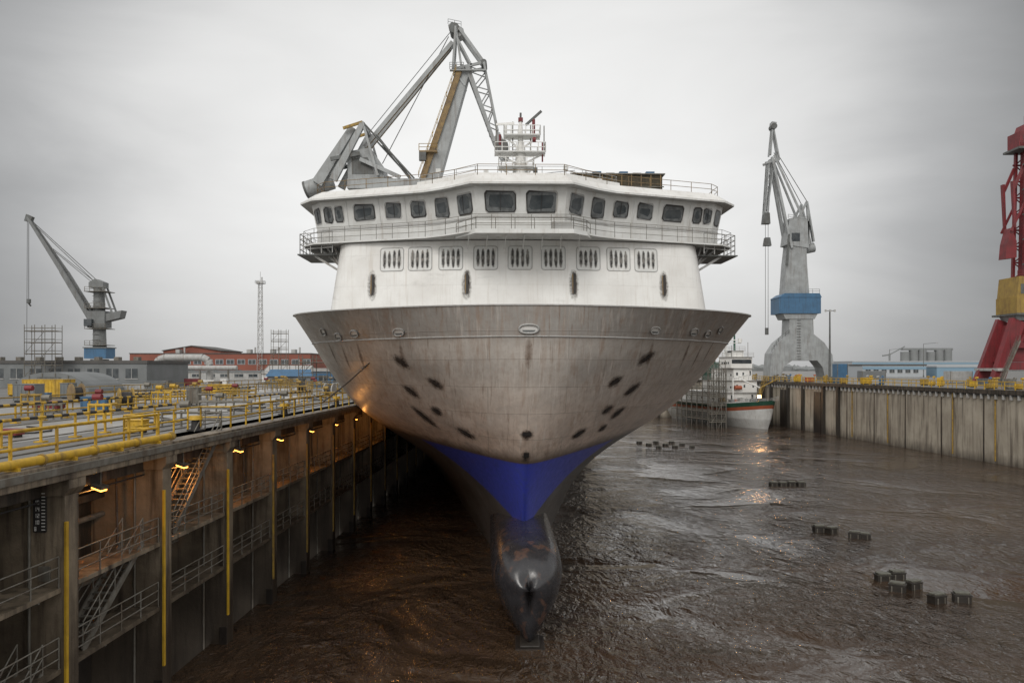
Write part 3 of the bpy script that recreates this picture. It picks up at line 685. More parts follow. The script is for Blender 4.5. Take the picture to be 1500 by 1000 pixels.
def hn(x,z):
    d=.03; sx_=(hy(x+d,z)-hy(x-d,z))/(2*d); sz_=(hy(x,z+d)-hy(x,z-d))/(2*d)
    return Vector((sx_,-1,sz_)).normalized()
def hp(x,z,off=0): return Vector((x,hy(x,z),z))+hn(x,z)*off
t=NT('hull_primer_glow'); oc=t.coord(); X,Y,Z=t.sep(oc)
ax=t.math('ABSOLUTE',X)
wob=t.math('MULTIPLY',t.math('SUBTRACT',t.noise(oc,1.6,5,.6),.5),.5)
zc=t.math('ADD',Z,wob)
big=t.noise(oc,.35,6,.6); fine=t.noise(oc,3.0,7,.65)
lower=t.mix(t.rng(big,.35,.65),(.84,.69,.58),(.68,.55,.46))  # beige primer, with warm floodlight glow painted into its colour
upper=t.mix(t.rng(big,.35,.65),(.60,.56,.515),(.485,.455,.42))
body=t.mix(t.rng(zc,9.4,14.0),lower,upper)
body=t.mix(t.rng(Z,15.64,15.68),body,t.mix(fine,(.45,.43,.405),(.37,.355,.335)))
body=t.mix(t.rng(fine,.45,.75,0,.4),body,(.32,.26,.215))
pl=t.noise(t.map(oc,(.55,.3,.9),loc=(9,2,3)),.9,2,.4); body=t.mix(t.rng(pl,.50,.56,0,.2),body,(.30,.28,.26))
sm=t.seams(X,Z,4.2,1.45,.022)
body=t.mix(t.math('MULTIPLY',sm,.5),body,(.24,.205,.175))
drip=t.rng(t.noise(t.map(oc,(1.8,.5,.10)),1.5,6,.7,.2),.50,.70,0,.6)
body=t.mix(drip,body,(.34,.225,.155))
drip3=t.rng(t.noise(t.map(oc,(4.5,.5,.12),loc=(7,0,1)),1.4,5,.7,.1),.58,.68,0,.6)
body=t.mix(drip3,body,(.22,.145,.10))
drip2=t.rng(t.noise(t.map(oc,(3.4,.5,.14),loc=(4,0,2)),1.5,5,.7,.1),.54,.68,0,.5)
body=t.mix(drip2,body,(.74,.70,.65))
scf=t.rng(t.noise(t.map(oc,(.5,.2,1.2),rot=(0,.5,0)),.8,6,.7,.6),.5,.62,0,.55)
body=t.mix(t.math('MULTIPLY',scf,t.rng(zc,10.8,9.2)),body,(.20,.15,.12))
blue=t.mix(t.rng(fine,.35,.75),(.05,.07,.50),(.06,.085,.34))
blue=t.mix(t.rng(t.noise(t.map(oc,(3,.5,.3)),1.5,6,.7),.54,.72,0,.45),blue,(.03,.04,.14))
dark=t.mix(t.rng(big,.35,.65),(.13,.122,.118),(.07,.066,.062)); dark=t.mix(t.rng(fine,.5,.8,0,.6),dark,(.16,.10,.065))
low=t.math('LESS_THAN',t.math('ADD',Z,t.math('MULTIPLY',wob,.15)),8.75)
edge=t.math('ADD',4.5,t.math('MULTIPLY',ax,.58))
isblue=t.math('GREATER_THAN',t.math('ADD',Z,t.math('MULTIPLY',wob,.3)),edge)
col=t.mix(low,body,t.mix(isblue,dark,blue))
soot=t.math('MULTIPLY',t.rng(zc,9.5,8.85),t.rng(Z,8.70,8.76))
col=t.mix(t.math('MULTIPLY',soot,.85),col,(.07,.045,.03))
t.bump(t.math('ADD',t.math('MULTIPLY',sm,.6),t.noise(t.map(oc,(1,.4,1)),.9,3)),.4,.08)
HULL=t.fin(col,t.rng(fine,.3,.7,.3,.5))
zs=[-2+ i*(8.6+2)/24 for i in range(24)]+[8.6+i*(15.66-8.6)/30 for i in range(31)]+[15.66+.22*k for k in range(1,8)]
ts=[(i/48)**1.25 for i in range(49)]
m=MB('hull')
def hrow(z,ins=0):
    q=herm(z,QP); right=[]
    for tt in ts:
        x=HB*(1-(1-tt)**q); right.append((x*(1-ins*.012),hy(x,z)+ins*.2,z))
    yend=right[-1][1]
    for k in(.1,.3,.6,1): right.append((HB*(1-ins*.012),yend+(165-yend)*k,z))
    return [(-x,y,z_) for x,y,z_ in right[::-1]][:-1]+right
rows=[hrow(z) for z in zs]
nc=len(rows[0]); vs=[p for r_ in rows for p in r_]
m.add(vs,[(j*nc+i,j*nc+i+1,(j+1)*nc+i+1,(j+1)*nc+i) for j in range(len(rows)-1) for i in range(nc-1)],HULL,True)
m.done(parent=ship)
m=MB('bulwark_rail')
top=[Vector(p) for p in rows[-1]]
for i in range(len(top)-1):
    m.beam(top[i]+Vector((0,.06,.02)),top[i+1]+Vector((0,.06,.02)),.2,.06,GREYW)
kn=[hp(p[0],15.66,.02) for p in rows[-1][4:-4]]
for i in range(len(kn)-1): m.tube(kn[i],kn[i+1],.035,GREYW,n=6,cap=False)
m.done(parent=ship)
m=MB('foredeck'); ia=hrow(17.18,1); ib=hrow(15.9,1.5); n=len(ia)
m.add(ia+ib,[(i+1,i,n+i,n+i+1) for i in range(n-1)]+[tuple(range(n,2*n))],GREYW); m.done(parent=ship)

# bulb
t=NT('bulb_paint'); oc=t.coord(); f=t.noise(oc,1.1,6,.65); f2=t.noise(oc,5,6,.7)
col=t.mix(t.rng(f,.35,.68),(.036,.036,.040),(.02,.019,.021)); col=t.mix(t.rng(f2,.55,.8,0,.5),col,(.07,.045,.035))
col=t.mix(t.rng(t.noise(t.map(oc,(1,1,.5),loc=(3,0,1)),1.3,4,.6,.5),.58,.64,0,.4),col,(.16,.08,.05))
t.bump(t.math('ADD',t.noise(oc,1.2,2),t.math('MULTIPLY',f2,.3)),.25,.08); BULB=t.fin(col,t.rng(f2,.3,.7,.16,.34))
m=MB('bulbous_bow')
st=[(-.3,.02,2.95,2.9,2.8),(-.22,.36,3.4,2.95,1.4),(-.05,.72,3.85,2.98,.6),(.2,1.10,4.2,3.0,.1),(.7,1.44,4.55,3.05,-.15),(1.5,1.72,4.85,3.1,-.3),(2.8,1.9,5.05,3.1,-.4),(5,1.96,5.1,3.1,-.5),(8,2.0,5.0,3.0,-.7),(12,2.05,4.8,3.0,-1.0),(20,2.1,4.5,2.9,-1.5),(30,2.1,4,2.5,-2)]
N=20; vs=[]
for y,w_,zt,zm,zb in st:
    ring=[]
    for i in range(N):
        th=math.pi*i/N; cc=math.cos(th); ring.append((w_*math.copysign(abs(cc)**.85,cc),y+ .3*math.sin(th)**2*(1 if y<3 else 0),zm+(zt-zm)*math.sin(th)**.9))
    for i in range(N): 
        u=i/N; xx=w_*(1-u**1.7)
        ring.append((-xx,y+.2*u,zm-(zm-zb)*u))
    for i in range(N):
        u=1-i/N; xx=w_*(1-u**1.7)
        ring.append((xx,y+.2*u,zm-(zm-zb)*u))
    vs+=ring
K=3*N
m.add(vs,[(j*K+i,j*K+(i+1)%K,(j+1)*K+(i+1)%K,(j+1)*K+i) for j in range(len(st)-1) for i in range(K)]+[tuple(range(K))],BULB,True)
m.done(parent=ship)

# soot decals
def soot_mat(name,core,halo,nz_=1.3,sc=4.5,pw=2.0,lo=.05,hi=.85,mx=.95):
    t=NT(name); uv=t.n('ShaderNodeTexCoord').outputs['UV']; ob=t.coord()
    x,y,_=t.sep(uv)
    dx=t.math('MULTIPLY',t.math('SUBTRACT',x,.5),2); dy=t.math('MULTIPLY',t.math('SUBTRACT',y,.5),2)
    dxx=t.math('POWER',t.math('ABSOLUTE',dx),pw); dyy=t.math('POWER',t.math('ABSOLUTE',dy),pw)
    d=t.math('ADD',dxx,dyy); nzz=t.math('MULTIPLY',t.math('SUBTRACT',t.noise(ob,sc,6,.7),.5),nz_)
    rim=t.rng(d,.7,.98,1,0)
    d=t.math('ADD',d,nzz)
    al=t.math('MULTIPLY',t.rng(d,lo,hi,mx,0),rim)
    col=t.mix(t.rng(d,.0,.5),core,halo)
    return t.fin(col,.85,0,al)
SOOT=soot_mat('soot',(.02,.016,.014),(.15,.11,.085),1.8,5,1.6,-.15,.8,.9)
SLOT=soot_mat('slot_soot',(.018,.014,.012),(.10,.075,.06),1.8,5,3.0,-.1,.9)
SOOTL=soot_mat('light_soot',(.20,.19,.18),(.36,.35,.33),1.8,5,2.4,-.2,.9)
SOOTW=soot_mat('window_soot',(.03,.03,.03),(.16,.16,.155),2.4,7,2.6,-.2,.8)
RUSTS=soot_mat('rust_run',(.17,.10,.06),(.28,.19,.13),2.2,3,1.6,-.3,.9,.7)
def hull_patch(m,x,z,lw,lh,ang,mat,off=.02,n=4):
    vs=[];uv=[]
    for j in range(n+1):
        for i in range(n+1):
            a_=(i/n-.5)*lw; b_=(j/n-.5)*lh
            vs.append(hp(x+a_*math.cos(ang)-b_*math.sin(ang),z+a_*math.sin(ang)+b_*math.cos(ang),off)); uv.append((i/n,j/n))
    m.add(vs,[(j*(n+1)+i,j*(n+1)+i+1,(j+1)*(n+1)+i+1,(j+1)*(n+1)+i) for j in range(n) for i in range(n)],mat,True,uv)
m=MB('burn_marks')
marks=[(-7.0,14.4,.95,-.6),(-5.05,13.2,.9,-.55),(-6.7,12.66,1.0,-.65),(-5.2,11.5,.7,-.6),(-6.15,11.0,1.8,-.7),(-3.45,10.2,1.05,-.45),
 (6.75,14.6,1.0,.6),(5.0,13.3,.85,.55),(6.35,12.8,1.05,.65),(4.9,11.6,.7,.6),(5.8,11.3,1.0,.7),(3.2,10.2,.9,.5),(5.0,10.3,.55,.6)]
for k,(x,z,L,an) in enumerate(marks):
    hull_patch(m,x,z,L*1.8,.8,an,SOOT,.022)
    hull_patch(m,x,z,L*1.15,.32,an,SLOT,.028)
    hull_patch(m,x,z,L*.5,.07,an,BLK,.034)
hull_patch(m,0,10.45,1.0,.8,0,SOOT,.03); hull_patch(m,0,10.5,.62,.45,0,SLOT,.036); hull_patch(m,0,10.52,.45,.2,0,BLK,.042); hull_patch(m,-.05,9.15,.7,1.2,0,SOOT,.03); hull_patch(m,0,9.3,.28,.28,0,BLK,.04)
m.done(parent=ship)
m=MB('fairleads')
def oval(x,z,a_,b_,inner,r=.055,an=0):
    n=20; ring=[];
    for i in range(n):
        th=2*math.pi*i/n; cx=abs(math.cos(th))**.8*math.copysign(1,math.cos(th))*a_; cz=math.sin(th)*b_
        ring.append((x+cx*math.cos(an)-cz*math.sin(an),z+cx*math.sin(an)+cz*math.cos(an)))
    m.add([hp(p,q_,.02) for p,q_ in ring],[tuple(range(n))],inner)
    R_=[hp(p,q_,.03) for p,q_ in ring]
    for i in range(n): m.tube(R_[i],R_[(i+1)%n],r,GREYW,n=6,cap=False)
    m.add([hp(x-a_*.7,z-b_*.25,.035),hp(x+a_*.7,z-b_*.25,.035),hp(x+a_*.55,z-b_*.7,.035),hp(x-a_*.55,z-b_*.7,.035)],[(0,1,2,3)],SHEDG)
    hull_patch(m,x,z-1.25,a_*1.1,2.0,0,RUSTS,.016,8)
oval(0,16.03,.50,.22,WHITE,.055)
for x,z,a_ in((-6.9,15.98,.32),(6.95,16.08,.30),(-9.7,16.0,.26),(9.6,16.1,.26),(-10.9,15.9,.22),(10.7,16.05,.2),(-11.9,16.2,.18),(11.6,16.3,.16)):
    oval(x,z,a_,.18,WHITE,.04)
m.done(parent=ship)

# superstructure lower block
def sw(z): return 13.75-.13*(z-17)
def sf(x,z):
    xx=abs(x)/sw(z)*13
    y=14.4+2.1*(xx/13)**2+.13*(z-17)
    if xx>11.9: y+=1.1*(1-math.sqrt(max(0,1-((xx-11.9)/1.1)**2)))
    return y
ZT=22.9
m=MB('superstructure')
xs=[-13+26*i/60 for i in range(61)]; xs=[13*math.copysign(1-(1-abs(x)/13)**1.4,x) for x in xs]
zl=[15.9+i*(ZT-15.9)/8 for i in range(9)]; vs=[]
for z in zl:
    k=sw(z)/13
    vs+=[(-sw(z),90,z)]+[(x*k,sf(x*k,z),z) for x in xs]+[(sw(z),90,z)]
nc=63
m.add(vs,[(j*nc+i,j*nc+i+1,(j+1)*nc+i+1,(j+1)*nc+i) for j in range(8) for i in range(nc-1)],SUPER,True)
k=sw(ZT)/13
m.add([(x*k,sf(x*k,ZT),ZT) for x in xs]+[(sw(ZT),90,ZT),(-sw(ZT),90,ZT)],[tuple(range(63))],GREYW)
m.box(-12.4,12.4,24,150,ZT,26.8,WHITE); m.box(-11.5,11.5,32,140,26.8,29.2,WHITE)
for yy in range(28,88,4):
    for sgn in(-1,1):
        x=sgn*(sw(21)+.003); m.box(min(x,x+sgn*.03),max(x,x+sgn*.03),yy,yy+1.6,20.5,21.6,DKGLASS)
m.done(parent=ship)
def fpt(x,z,off): 
    d=.02; sx_=(sf(x+d,z)-sf(x-d,z))/(2*d); n_=Vector((sx_,-1,.13)).normalized(); return Vector((x,sf(x,z),z))+n_*off
m=MB('front_windows')
def qd(x0,x1,z0,z1,mat,off): m.add([fpt(x0,z0,off),fpt(x1,z0,off),fpt(x1,z1,off),fpt(x0,z1,off)],[(0,1,2,3)],mat,False,[(0,0),(1,0),(1,1),(0,1)])
for cx in(-8.95,-6.95,-4.8,-2.38,0,2.3,4.75,6.9,8.9):
    hw,hh,r=.83,.82,.2; cz=21.65; ring=[]
    for qx,qz,a0 in((1,1,0),(-1,1,90),(-1,-1,180),(1,-1,270)):
        for k in range(5):
            th=R(a0+k*22.5); ring.append((cx+qx*(hw-r)+r*math.cos(th),cz+qz*(hh-r)+r*math.sin(th)))
    m.add([fpt(a_,b_,.012) for a_,b_ in ring],[tuple(range(len(ring)))],BRWHITE)
    pts=[fpt(a_,b_,.02) for a_,b_ in ring]
    for i in range(len(pts)): m.tube(pts[i],pts[(i+1)%len(pts)],.028,GREYW,n=5,cap=False)
    for k,dx in enumerate((-.52,-.18,.18,.52)):
        L=.58+random.random()*.08
        qd(cx+dx-.17,cx+dx+.17,cz-L-.1,cz+L+.1,SOOTL,.026)
        qd(cx+dx-.03,cx+dx+.03,cz-L,cz+L,STEEL,.03)
        for e in(-1,1):
            if random.random()<.9: zc_=cz+e*L*.5+random.uniform(-.1,.1); hh_=random.uniform(.24,.4); qd(cx+dx-.10,cx+dx+.10,zc_-hh_,zc_+hh_,SOOTW,.036)
for cx in(-10.3,-3.65,3.75,10.2):
    qd(cx-.42,cx+.35,18.6,21.0,SOOTL,.015); qd(cx-.2,cx+.2,18.95,20.85,SLOT,.02); qd(cx-.07,cx+.07,19.15,20.6,BLK,.03)
    qd(cx-.15,cx-.08,19.2,20.55,RUSTY,.025)
m.done(parent=ship)

# bridge
half=[(2.9,13.0),(4.5,14.5),(6.1,15.6),(14.2,18.4),(14.9,19.3),(14.9,24)]
pth=[(-x,y) for x,y in half[::-1]]+half
def offp(path,d):
    o=[]
    for i,p in enumerate(path):
        ns=[]
        for a_,b_ in((i-1,i),(i,i+1)):
            if a_>=0 and b_<len(path):
                dx,dy=path[b_][0]-path[a_][0],path[b_][1]-path[a_][1]; L=math.hypot(dx,dy); ns.append((dy/L,-dx/L))
        nx=sum(q[0] for q in ns);ny=sum(q[1] for q in ns);L=math.hypot(nx,ny);nx/=L;ny/=L
        k=1/max(.5,nx*ns[0][0]+ny*ns[0][1]); o.append((p[0]+nx*d*k,p[1]+ny*d*k))
    return o
def skirt(m,pa,za,pb,zb,mat):
    n=len(pa); m.add([(x,y,za) for x,y in pa]+[(x,y,zb) for x,y in pb],[(i,i+1,n+i+1,n+i) for i in range(n-1)],mat)
def cap(m,p,z,mat,flip=False):
    f=tuple(range(len(p))); m.add([(x,y,z) for x,y in p],[f[::-1] if flip else f],mat)
ZB=22.95; ZM=24.15; ZR=26.05
m=MB('bridge')
p0=offp(pth,0); p1=offp(pth,.38); pe=offp(pth,1.15); pt=offp(pth,.15)
skirt(m,p0,ZB,p0,ZM,BRWHITE); skirt(m,p0,ZM,p1,ZR,BRWHITE)
cap(m,p0,ZB,GREYW,True)
cap(m,pe,ZR,GREYW,True); skirt(m,pe,ZR,pe,ZR+.13,BRWHITE); skirt(m,pe,ZR+.13,pt,26.85,SUPER); cap(m,pt,26.85,GREYW)
m.add([(x,24,z) for x,z in((-14.9,ZB),(14.9,ZB),(14.9,26.85),(-14.9,26.85))],[(3,2,1,0)],BRWHITE)
pc=[(-7.5,26),(-7.5,18.2),(-3.2,15.2),(3.2,15.2),(7.5,18.2),(7.5,26)]
skirt(m,pc,26.85,offp(pc,-.1),27.6,SUPER); cap(m,offp(pc,-.1),27.6,GREYW)
ps=offp(pth,.05); skirt(m,ps,ZM-.1,ps,ZM+.02,GREYW)
def wpt(seg,t_,v,off=.02):
    a0,b0=Vector((*p0[seg],ZM)),Vector((*p0[seg+1],ZM)); a1,b1=Vector((*p1[seg],ZR)),Vector((*p1[seg+1],ZR))
    nn=(b0-a0).cross(a1-a0).normalized(); return a0.lerp(b0,t_).lerp(a1.lerp(b1,t_),v)+nn*off
def win(seg,t0,t1,v0=.15,v1=.80):
    L=(Vector(p0[seg+1])-Vector(p0[seg])).length; e=.05/L
    rj=lambda: random.uniform(-.06,.06)
    for (a_,b_,c_,d_,mat,off) in((t0-e*2,t1+e*2,v0-.06,v1+.06,GREYW,.008),(t0-e,t1+e,v0-.03,v1+.03,BLK,.014),(t0,t1,v0,v1,FILM,.022),(t0+e*3.0,t1-e*3.0,v0+.12,v1-.11,DKGLASS,.03)):
        cc=min(.12/L,(b_-a_)*.25); cv=.09
        pts=[(a_+cc,c_),(b_-cc,c_),(b_,c_+cv),(b_,d_-cv),(b_-cc,d_),(a_+cc,d_),(a_,d_-cv),(a_,c_+cv)]
        if mat in(BLK,DKGLASS): pts=[(p[0]+rj()/L,p[1]+rj()*.8) for p in pts]
        m.add([wpt(seg,*p,off) for p in pts],[tuple(range(8))],mat)
    if random.random()<.6:
        tm=random.uniform(.35,.65)*(t1-t0)+t0; m.beam(wpt(seg,tm,v0+.02,.045),wpt(seg,tm+.02/L,v1-.02,.045),.03,.03,BLK)
win(5,.11,.43); win(5,.57,.89)
for sg in(6,7): win(sg,.2,.76); win(10-sg,.24,.80)
for t0,t1 in((.05,.17),(.27,.40),(.51,.69),(.80,.87),(.90,.97)): win(8,t0,t1,.26,.78); win(2,1-t1,1-t0,.26,.78)
win(9,.2,.8,.26,.78); win(1,.2,.8,.26,.78); 
for t0,t1 in((.1,.35),(.45,.75)): win(10,t0,t1,.26,.78); win(0,1-t1,1-t0,.26,.78)
for sg in(2,8):
    for t_ in(.225,.46,.76): 
        tt=t_ if sg==8 else 1-t_; m.beam(wpt(sg,tt,0,.03),wpt(sg,tt,1,.03),.05,.06,BRWHITE)
m.done(parent=ship)
m=MB('bridge_catwalk')
ca=offp(pth,.02); cb=offp(pth,.95); ZC=23.05
n=len(ca)
m.add([(x,y,ZC) for x,y in ca]+[(x,y,ZC) for x,y in cb],[(i,i+1,n+i+1,n+i) for i in range(n-1)],GREYW)
m.add([(x,y,ZC-.1) for x,y in ca]+[(x,y,ZC-.1) for x,y in cb],[(i+1,i,n+i,n+i+1) for i in range(n-1)],GREYW)
skirt(m,cb,ZC-.1,cb,ZC,BRWHITE)
m.rail([(x,y,ZC) for x,y in offp(pth,.92)],STEEL,h=1.05,sp=1.3,r=.016,rows=3)
pc2=[(-4.4,13.9),(-3.0,11.6),(3.4,11.6),(4.4,12.6),(4.8,14.0)]
cap(m,pc2,ZC+.02,BRWHITE); cap(m,pc2,ZC-.26,GREYW,True); skirt(m,pc2,ZC-.26,pc2,ZC+.02,BRWHITE)
m.rail([(x,y,ZC+.02) for x,y in offp(pc2,-.06)],STEEL,h=.75,sp=1.2,r=.02,rows=2)
m.box(2.0,3.3,11.8,12.3,ZC+.03,ZC+.55,GREYW)
for k in range(7): m.beam((-3.6+k*1.25,13.6,ZC-1.0),(-3.4+k*1.2,12.0,ZC-.27),.06,.09,GREYW)
for sg in(-1,1):
    for k in range(4): 
        x=sg*(12.9+k*.6); m.beam((sg*12.95,18.2+k*.2,21.4),(x,18.6+k*.2,22.9),.08,.14,GREYW)
    wp=[(sg*13.4,17.4,22.35),(sg*16.0,18.6,22.35),(sg*16.0,22.5,22.35)]
    m.rail(wp,GREYW,h=1.5,sp=1.0,r=.03,rows=4)
    m.box(min(sg*13.3,sg*16.1),max(sg*13.3,sg*16.1),18.2,22.6,22.26,22.34,CRANED)
    m.beam((sg*15.0,18.6,22.3),(sg*13.2,18.6,21.2),.12,.16,GREYW)
m.done(parent=ship)
m=MB('monkey_deck_rails')
m.rail([(x,y,26.85) for x,y in offp(pth,0)],RUSTY,h=.75,sp=1.7,r=.02,rows=2)
m.rail([(x,y,27.6) for x,y in offp(pc,-.3)],GREYW,h=.5,sp=1.5,r=.018,rows=2)
m.tube((1.2,18,27.6),(1.2,18,28.3),.04,CRANED); m.tube((1.05,18,28.4),(1.35,18,28.4),.26,CRANED,n=14)
m.tube((-4.8,17.6,27.5),(4.0,17.0,28.2),.02,BLK)
for x,y,h_ in((-6,20,1.1),(-2.4,19,.8),(3.6,20,1.4),(6.4,22,.9)): m.tube((x,y,27.6),(x,y,27.6+h_),.05,BRWHITE); m.box(x-.18,x+.18,y-.15,y+.15,27.6+h_,27.9+h_,BRWHITE)
m.box(-9.8,-8.6,20,21,26.86,27.7,GREYW); m.box(9,9.9,20,21,26.86,27.6,BRWHITE)
m.done(parent=ship)
m=MB('covered_deck_box')
m.box(4.6,12.0,25.2,29,26.9,29.9,TARP)
for k in range(10): m.box(4.6+k*.8,4.68+k*.8,25.08,25.17,26.9,30.0,RUSTY)
for z in(27.9,28.9,29.95): m.tube((4.5,25.05,z),(12.1,25.05,z),.05,STEEL,n=5)
m.box(4.4,12.2,25.0,29.1,29.92,30.0,STEEL)
for k in range(6): m.box(5.2+k*1.1,5.9+k*1.1,25.4,26.4,30.01,30.14+.1*(k%2),BLUEP if k%2 else GREYW)
m.rail([(-12,25,26.9),(-5,25,26.9)],RUSTY,h=1.0,sp=1.4,r=.03,rows=3)
m.rail([(12.5,24.9,26.9),(14.8,23.8,26.9)],RUSTY,h=1.0,sp=1.2,r=.03,rows=3)
m.done(parent=ship)
m=MB('radar_mast'); bx,by=.25,22
m.tube((bx,by,27.6),(bx,by,31.2),.52,WHITE,r2=.36,n=14); m.tube((bx,by,31.2),(bx,by,33.3),.25,WHITE,r2=.12)
m.beam((bx-.9,by+.9,27.6),(bx-.1,by,31),.18,.18,WHITE); m.beam((bx+.9,by+.9,27.6),(bx+.1,by,31),.18,.18,WHITE)
for z,l,r_ in((29.55,1.7,1.0),(30.7,2.0,1.9),(32.0,1.3,1.5)):
    m.box(bx-l,bx+r_,by-.7,by+.7,z,z+.09,BRWHITE)
    m.rail([(bx-l,by-.7,z),(bx+r_,by-.7,z),(bx+r_,by+.7,z),(bx-l,by+.7,z),(bx-l,by-.7,z)],WHITE,h=.75,sp=.6,r=.03,rows=2)
    m.beam((bx-l*.9,by,z),(bx-.2,by,z-.8),.1,.12,WHITE); m.beam((bx+r_*.9,by,z),(bx+.2,by,z-.8),.1,.12,WHITE)
m.beam((bx-1.9,by-.3,32.9),(bx-.5,by-.3,33.0),.12,.16,WHITE); m.tube((bx-1.2,by-.3,32.1),(bx-1.2,by-.3,32.9),.14,WHITE)
m.beam((bx+.4,by-.2,32.9),(bx+1.6,by-.5,33.9),.12,.18,CRANED); m.tube((bx+1,by-.3,32.1),(bx+1,by-.3,33.3),.12,REDP)
m.tube((bx+.9,by-.75,31.6),(bx+1.15,by-.75,31.6),.2,REDP); m.tube((bx-1.6,by,31.4),(bx-1.6,by,32.2),.1,REDP); m.tube((bx+1.7,by,30.1),(bx+1.7,by,31.6),.06,REDP)
m.tube((bx,by,33.3),(bx,by,33.9),.08,CRANED); m.box(bx-.18,bx+.18,by-.15,by+.15,33.2,33.5,REDP)
for dx,hh in((-1.9,33.4),(1.85,33.0),(-.6,33.3),(.8,33.1)): m.tube((bx+dx,by+.3,31),(bx+dx,by+.3,hh),.045,STEEL,n=5)
for k in range(14): m.tube((bx-.62,by-.5,27.9+k*.25),(bx-.35,by-.5,27.9+k*.25),.018,STEEL,n=4)
m.done(parent=ship)
# mooring rope
m=MB('mooring_rope')
a0=Vector((-6.2,43.6,15.85)); b0=Vector((-14.9,62,11.3)); pr=a0
for k in range(1,17):
    t_=k/16; p=a0.lerp(b0,t_)-Vector((0,0,.4*math.sin(math.pi*t_)))-Vector((.0,1.3*math.sin(math.pi*t_),0)); m.tube(pr,p,.045,ROPE,n=5); pr=p
m.done()
m=MB('keel_block'); m.box(-.75,.75,0,2.2,-2,.02,CONCD); m.box(-.5,.5,.2,2.0,.02,.14,TIMB); m.box(-.9,.9,-2.6,-1.2,-2,-.02,CONCD); m.done((.9,39.7,0),bevel=.04)

# dock blocks breaking the surface
def block(x,y,rz,w_=.95):
    m=MB('dock_block')
    hz=random.uniform(-.06,.06)
    m.box(-w_/2,w_/2,-.3,.3,-1,.34+hz,TIMB); m.box(-w_/2-.03,w_/2+.03,-.33,.33,.343+hz,.44+hz,TIMB); m.box(-w_/2+.05,w_/2-.05,-.26,.26,.443+hz,.56+hz,CAPC)
    for x_ in(-w_*.3,w_*.3): m.box(x_-.04,x_+.04,-.345,-.303,-.3,.34,STEEL)
    m.done((x,y,0),rz,bevel=.03)
for k in range(4): block(31.2+k*1.12,95+random.random()*.4,.1)
for x,y in((26.4,68.5),(27.3,68),(28.4,66),(29.1,65.8)): block(x,y,random.uniform(-.6,.6))
for x,y in((24.6,52.8),(25.7,53.2),(24.3,50.2),(25.6,50.8),(25.5,47.8),(27.1,48)): block(x,y,random.uniform(-.8,.4))
for k in range(9): block(23.8+k*1.0,148-(k%3)*4+random.random(),random.uniform(-.4,.4))

# ---------------------------------------------------------------- small vessel in the dock
v=empty('research_vessel',(59.8,183,0),R(14))
m=MB('hull')
st=[(0,.1),(2,2.0),(5,3.9),(9,5.2),(14,5.8),(30,6.0),(46,5.6)]
lev=[(-2,.35,2.6),(0,.55,1.9),(2.2,.8,1.1),(3.6,.93,.5),(4.4,.97,.25),(5.4,1.0,0)]
def ring(side,k,f,rk): return [(side*w_*k,y+rk*(1-min(1,y/14)),f) for y,w_ in st]
vs=[];nc=2*len(st)-1
for f,k,rk in lev:
    rt=ring(1,k,f+(0),rk); rt=[(x,y,z+(1.3*(1-min(1,y/16))**1.5 if f>3.4 else 0)) for x,y,z in rt]
    vs+=[(-x,y,z) for x,y,z in rt[::-1]][:-1]+rt
for j in range(len(lev)-1):
    mt=[GREYW,BRWHITE,BRWHITE,ORNG,GRNP][j]
    m.add(vs[j*nc:(j+2)*nc],[(i,i+1,nc+i+1,nc+i) for i in range(nc-1)],mt,True)
m.add(vs[-nc:],[tuple(range(nc))],GREYW); m.add([vs[i*nc+nc-1] for i in range(len(lev))]+[vs[i*nc] for i in range(len(lev))][::-1],[tuple(range(2*len(lev)))],WHITE)
m.done(parent=v)
m=MB('deckhouse')
for x0,x1,y0,y1,z0,z1 in((-3.6,4.8,14,40,5.3,8.2),(-2.2,4.2,13.5,30,8.203,11.2),(-1.6,3.4,14.5,26,11.203,14.2),(-2.6,3.2,14,20,14.203,17.0),(-.8,2.0,16,20,17.003,18.6)):
    m.box(x0,x1,y0,y1,z0,z1,WHITE); m.box(x0-.3,x1+.3,y0-.5,y1+.3,z1-.12,z1-.002,GREYW)
    if z1>16 and z1<18: m.box(x0+.2,x1-.2,y0-.04,y0-.003,z0+1.1,z0+2.1,DKGLASS)
    elif z1<16:
        for k in range(3):
            x=x0+.6+k*(x1-x0)/3+random.random()*.4; m.box(x,x+random.choice((.4,.5)),y0-.04,y0-.003,z0+1.2,z0+random.choice((1.6,1.9,2.3)),DKGLASS)
    for k in range(4):
        y=y0+1+k*(y1-y0-2)/4
        for sx_ in((x0-.04,x0-.003),(x1+.003,x1+.04)): m.box(sx_[0],sx_[1],y,y+.6,z0+1.0,z0+1.5,DKGLASS)
    m.rail([(x0-.2,y0-.4,z1),(x1+.2,y0-.4,z1)],GREYW,h=1,sp=1.4,r=.04)
    m.rail([(x0-.2,y0-.4,z1),(x0-.2,y1,z1)],GREYW,h=1,sp=2,r=.04)
m.rail([(-2.8,2,6.6),(-5.2,9,5.8),(-5.8,16,5.5)],GREYW,h=1,sp=1.5,r=.05); m.rail([(2.8,2,6.6),(5.2,9,5.8),(5.6,16,5.5)],GREYW,h=1,sp=1.5,r=.05)
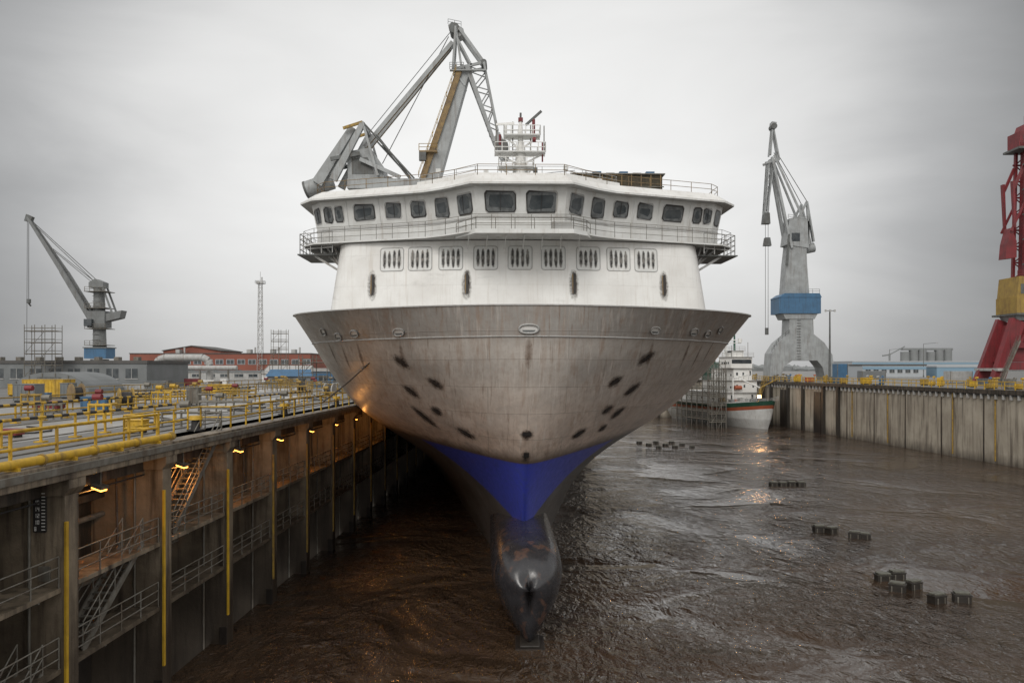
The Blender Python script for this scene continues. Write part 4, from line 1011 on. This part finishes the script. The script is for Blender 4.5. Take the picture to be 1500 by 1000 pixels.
m.tube((.6,18,18.6),(.6,18,26.0),.3,GRNP,r2=.12); m.box(-1.3,2.3,17.6,18.4,20.4,20.55,WHITE); m.box(-.5,1.8,17.7,18.3,22.8,22.95,WHITE); m.lattice((-1.6,19,17.0),(-1.6,19,24.0),.9,7,.08,WHITE)
m.tube((1.8,17.4,20.6),(1.8,17.4,21.6),.5,WHITE,n=12); m.tube((-1.0,17.2,21.2),(.9,17.2,21.2),.12,WHITE); m.tube((-2.2,14.4,17),(-2.2,14.4,19.8),.06,STEEL); m.tube((2.6,15,17),(2.6,15,20.6),.06,STEEL)
m.box(-1.5,2.6,27,31,11.2,15.6,GRNP); m.tube((.5,29,15.6),(.5,29,18),.7,GRNP,n=12)
m.tube((2.4,9,5.8),(2.4,9,9.4),.3,YELD); m.tube((2.4,9,9.4),(5.2,6,11.6),.15,YELD); m.tube((2.4,9,9.4),(-2,10,11.4),.15,WHITE)
m.tube((-2,6,6.4),(2,6,6.4),.5,CRANED,n=12); m.box(-1,1,9,10.5,5.8,6.8,GREYW); m.tube((-3.2,12,5.6),(-3.2,12,11.8),.18,WHITE); m.tube((-3.2,12,11.6),(-.4,9,12.8),.12,WHITE)
for x,y in((-4.2,11),(-2.9,12),(3.2,11),(-4.8,14),(-1.5,11.5),(1.4,11),(4.6,14)): m.box(x,x+.9,y,y+1.4,5.4,6.4+random.random(),random.choice((ORNG,BRWHITE,GREYW,SHEDG,YELD)))
m.tube((-2.2,13.0,9.4),(-.4,13.0,9.4),.5,ORNG,n=12); m.lattice((3.6,13,5.4),(4.6,10,12),.7,8,.06,YELD)
m.done(parent=v)
m=MB('bow_work_lamp'); m.tube((0,0,-.7),(0,0,-.02),.06,STEEL); m.box(-.42,.42,-.1,.15,0,.6,STEEL); m.box(-.36,.36,-.15,-.105,.04,.56,LAMPW); m.done((-1.6,3.0,7.2),parent=v)
scaffold(51.2,191.2,26,9,8,1.95,z0=-.5,name='hull_scaffold',mat=STEEL,dp=1.6,th=1.6,rz=R(104))
scaffold(46.8,186.5,3.6,3,7,1.95,z0=-.5,name='hull_scaffold',mat=STEEL,dp=1.6,th=1.6,rz=R(10))
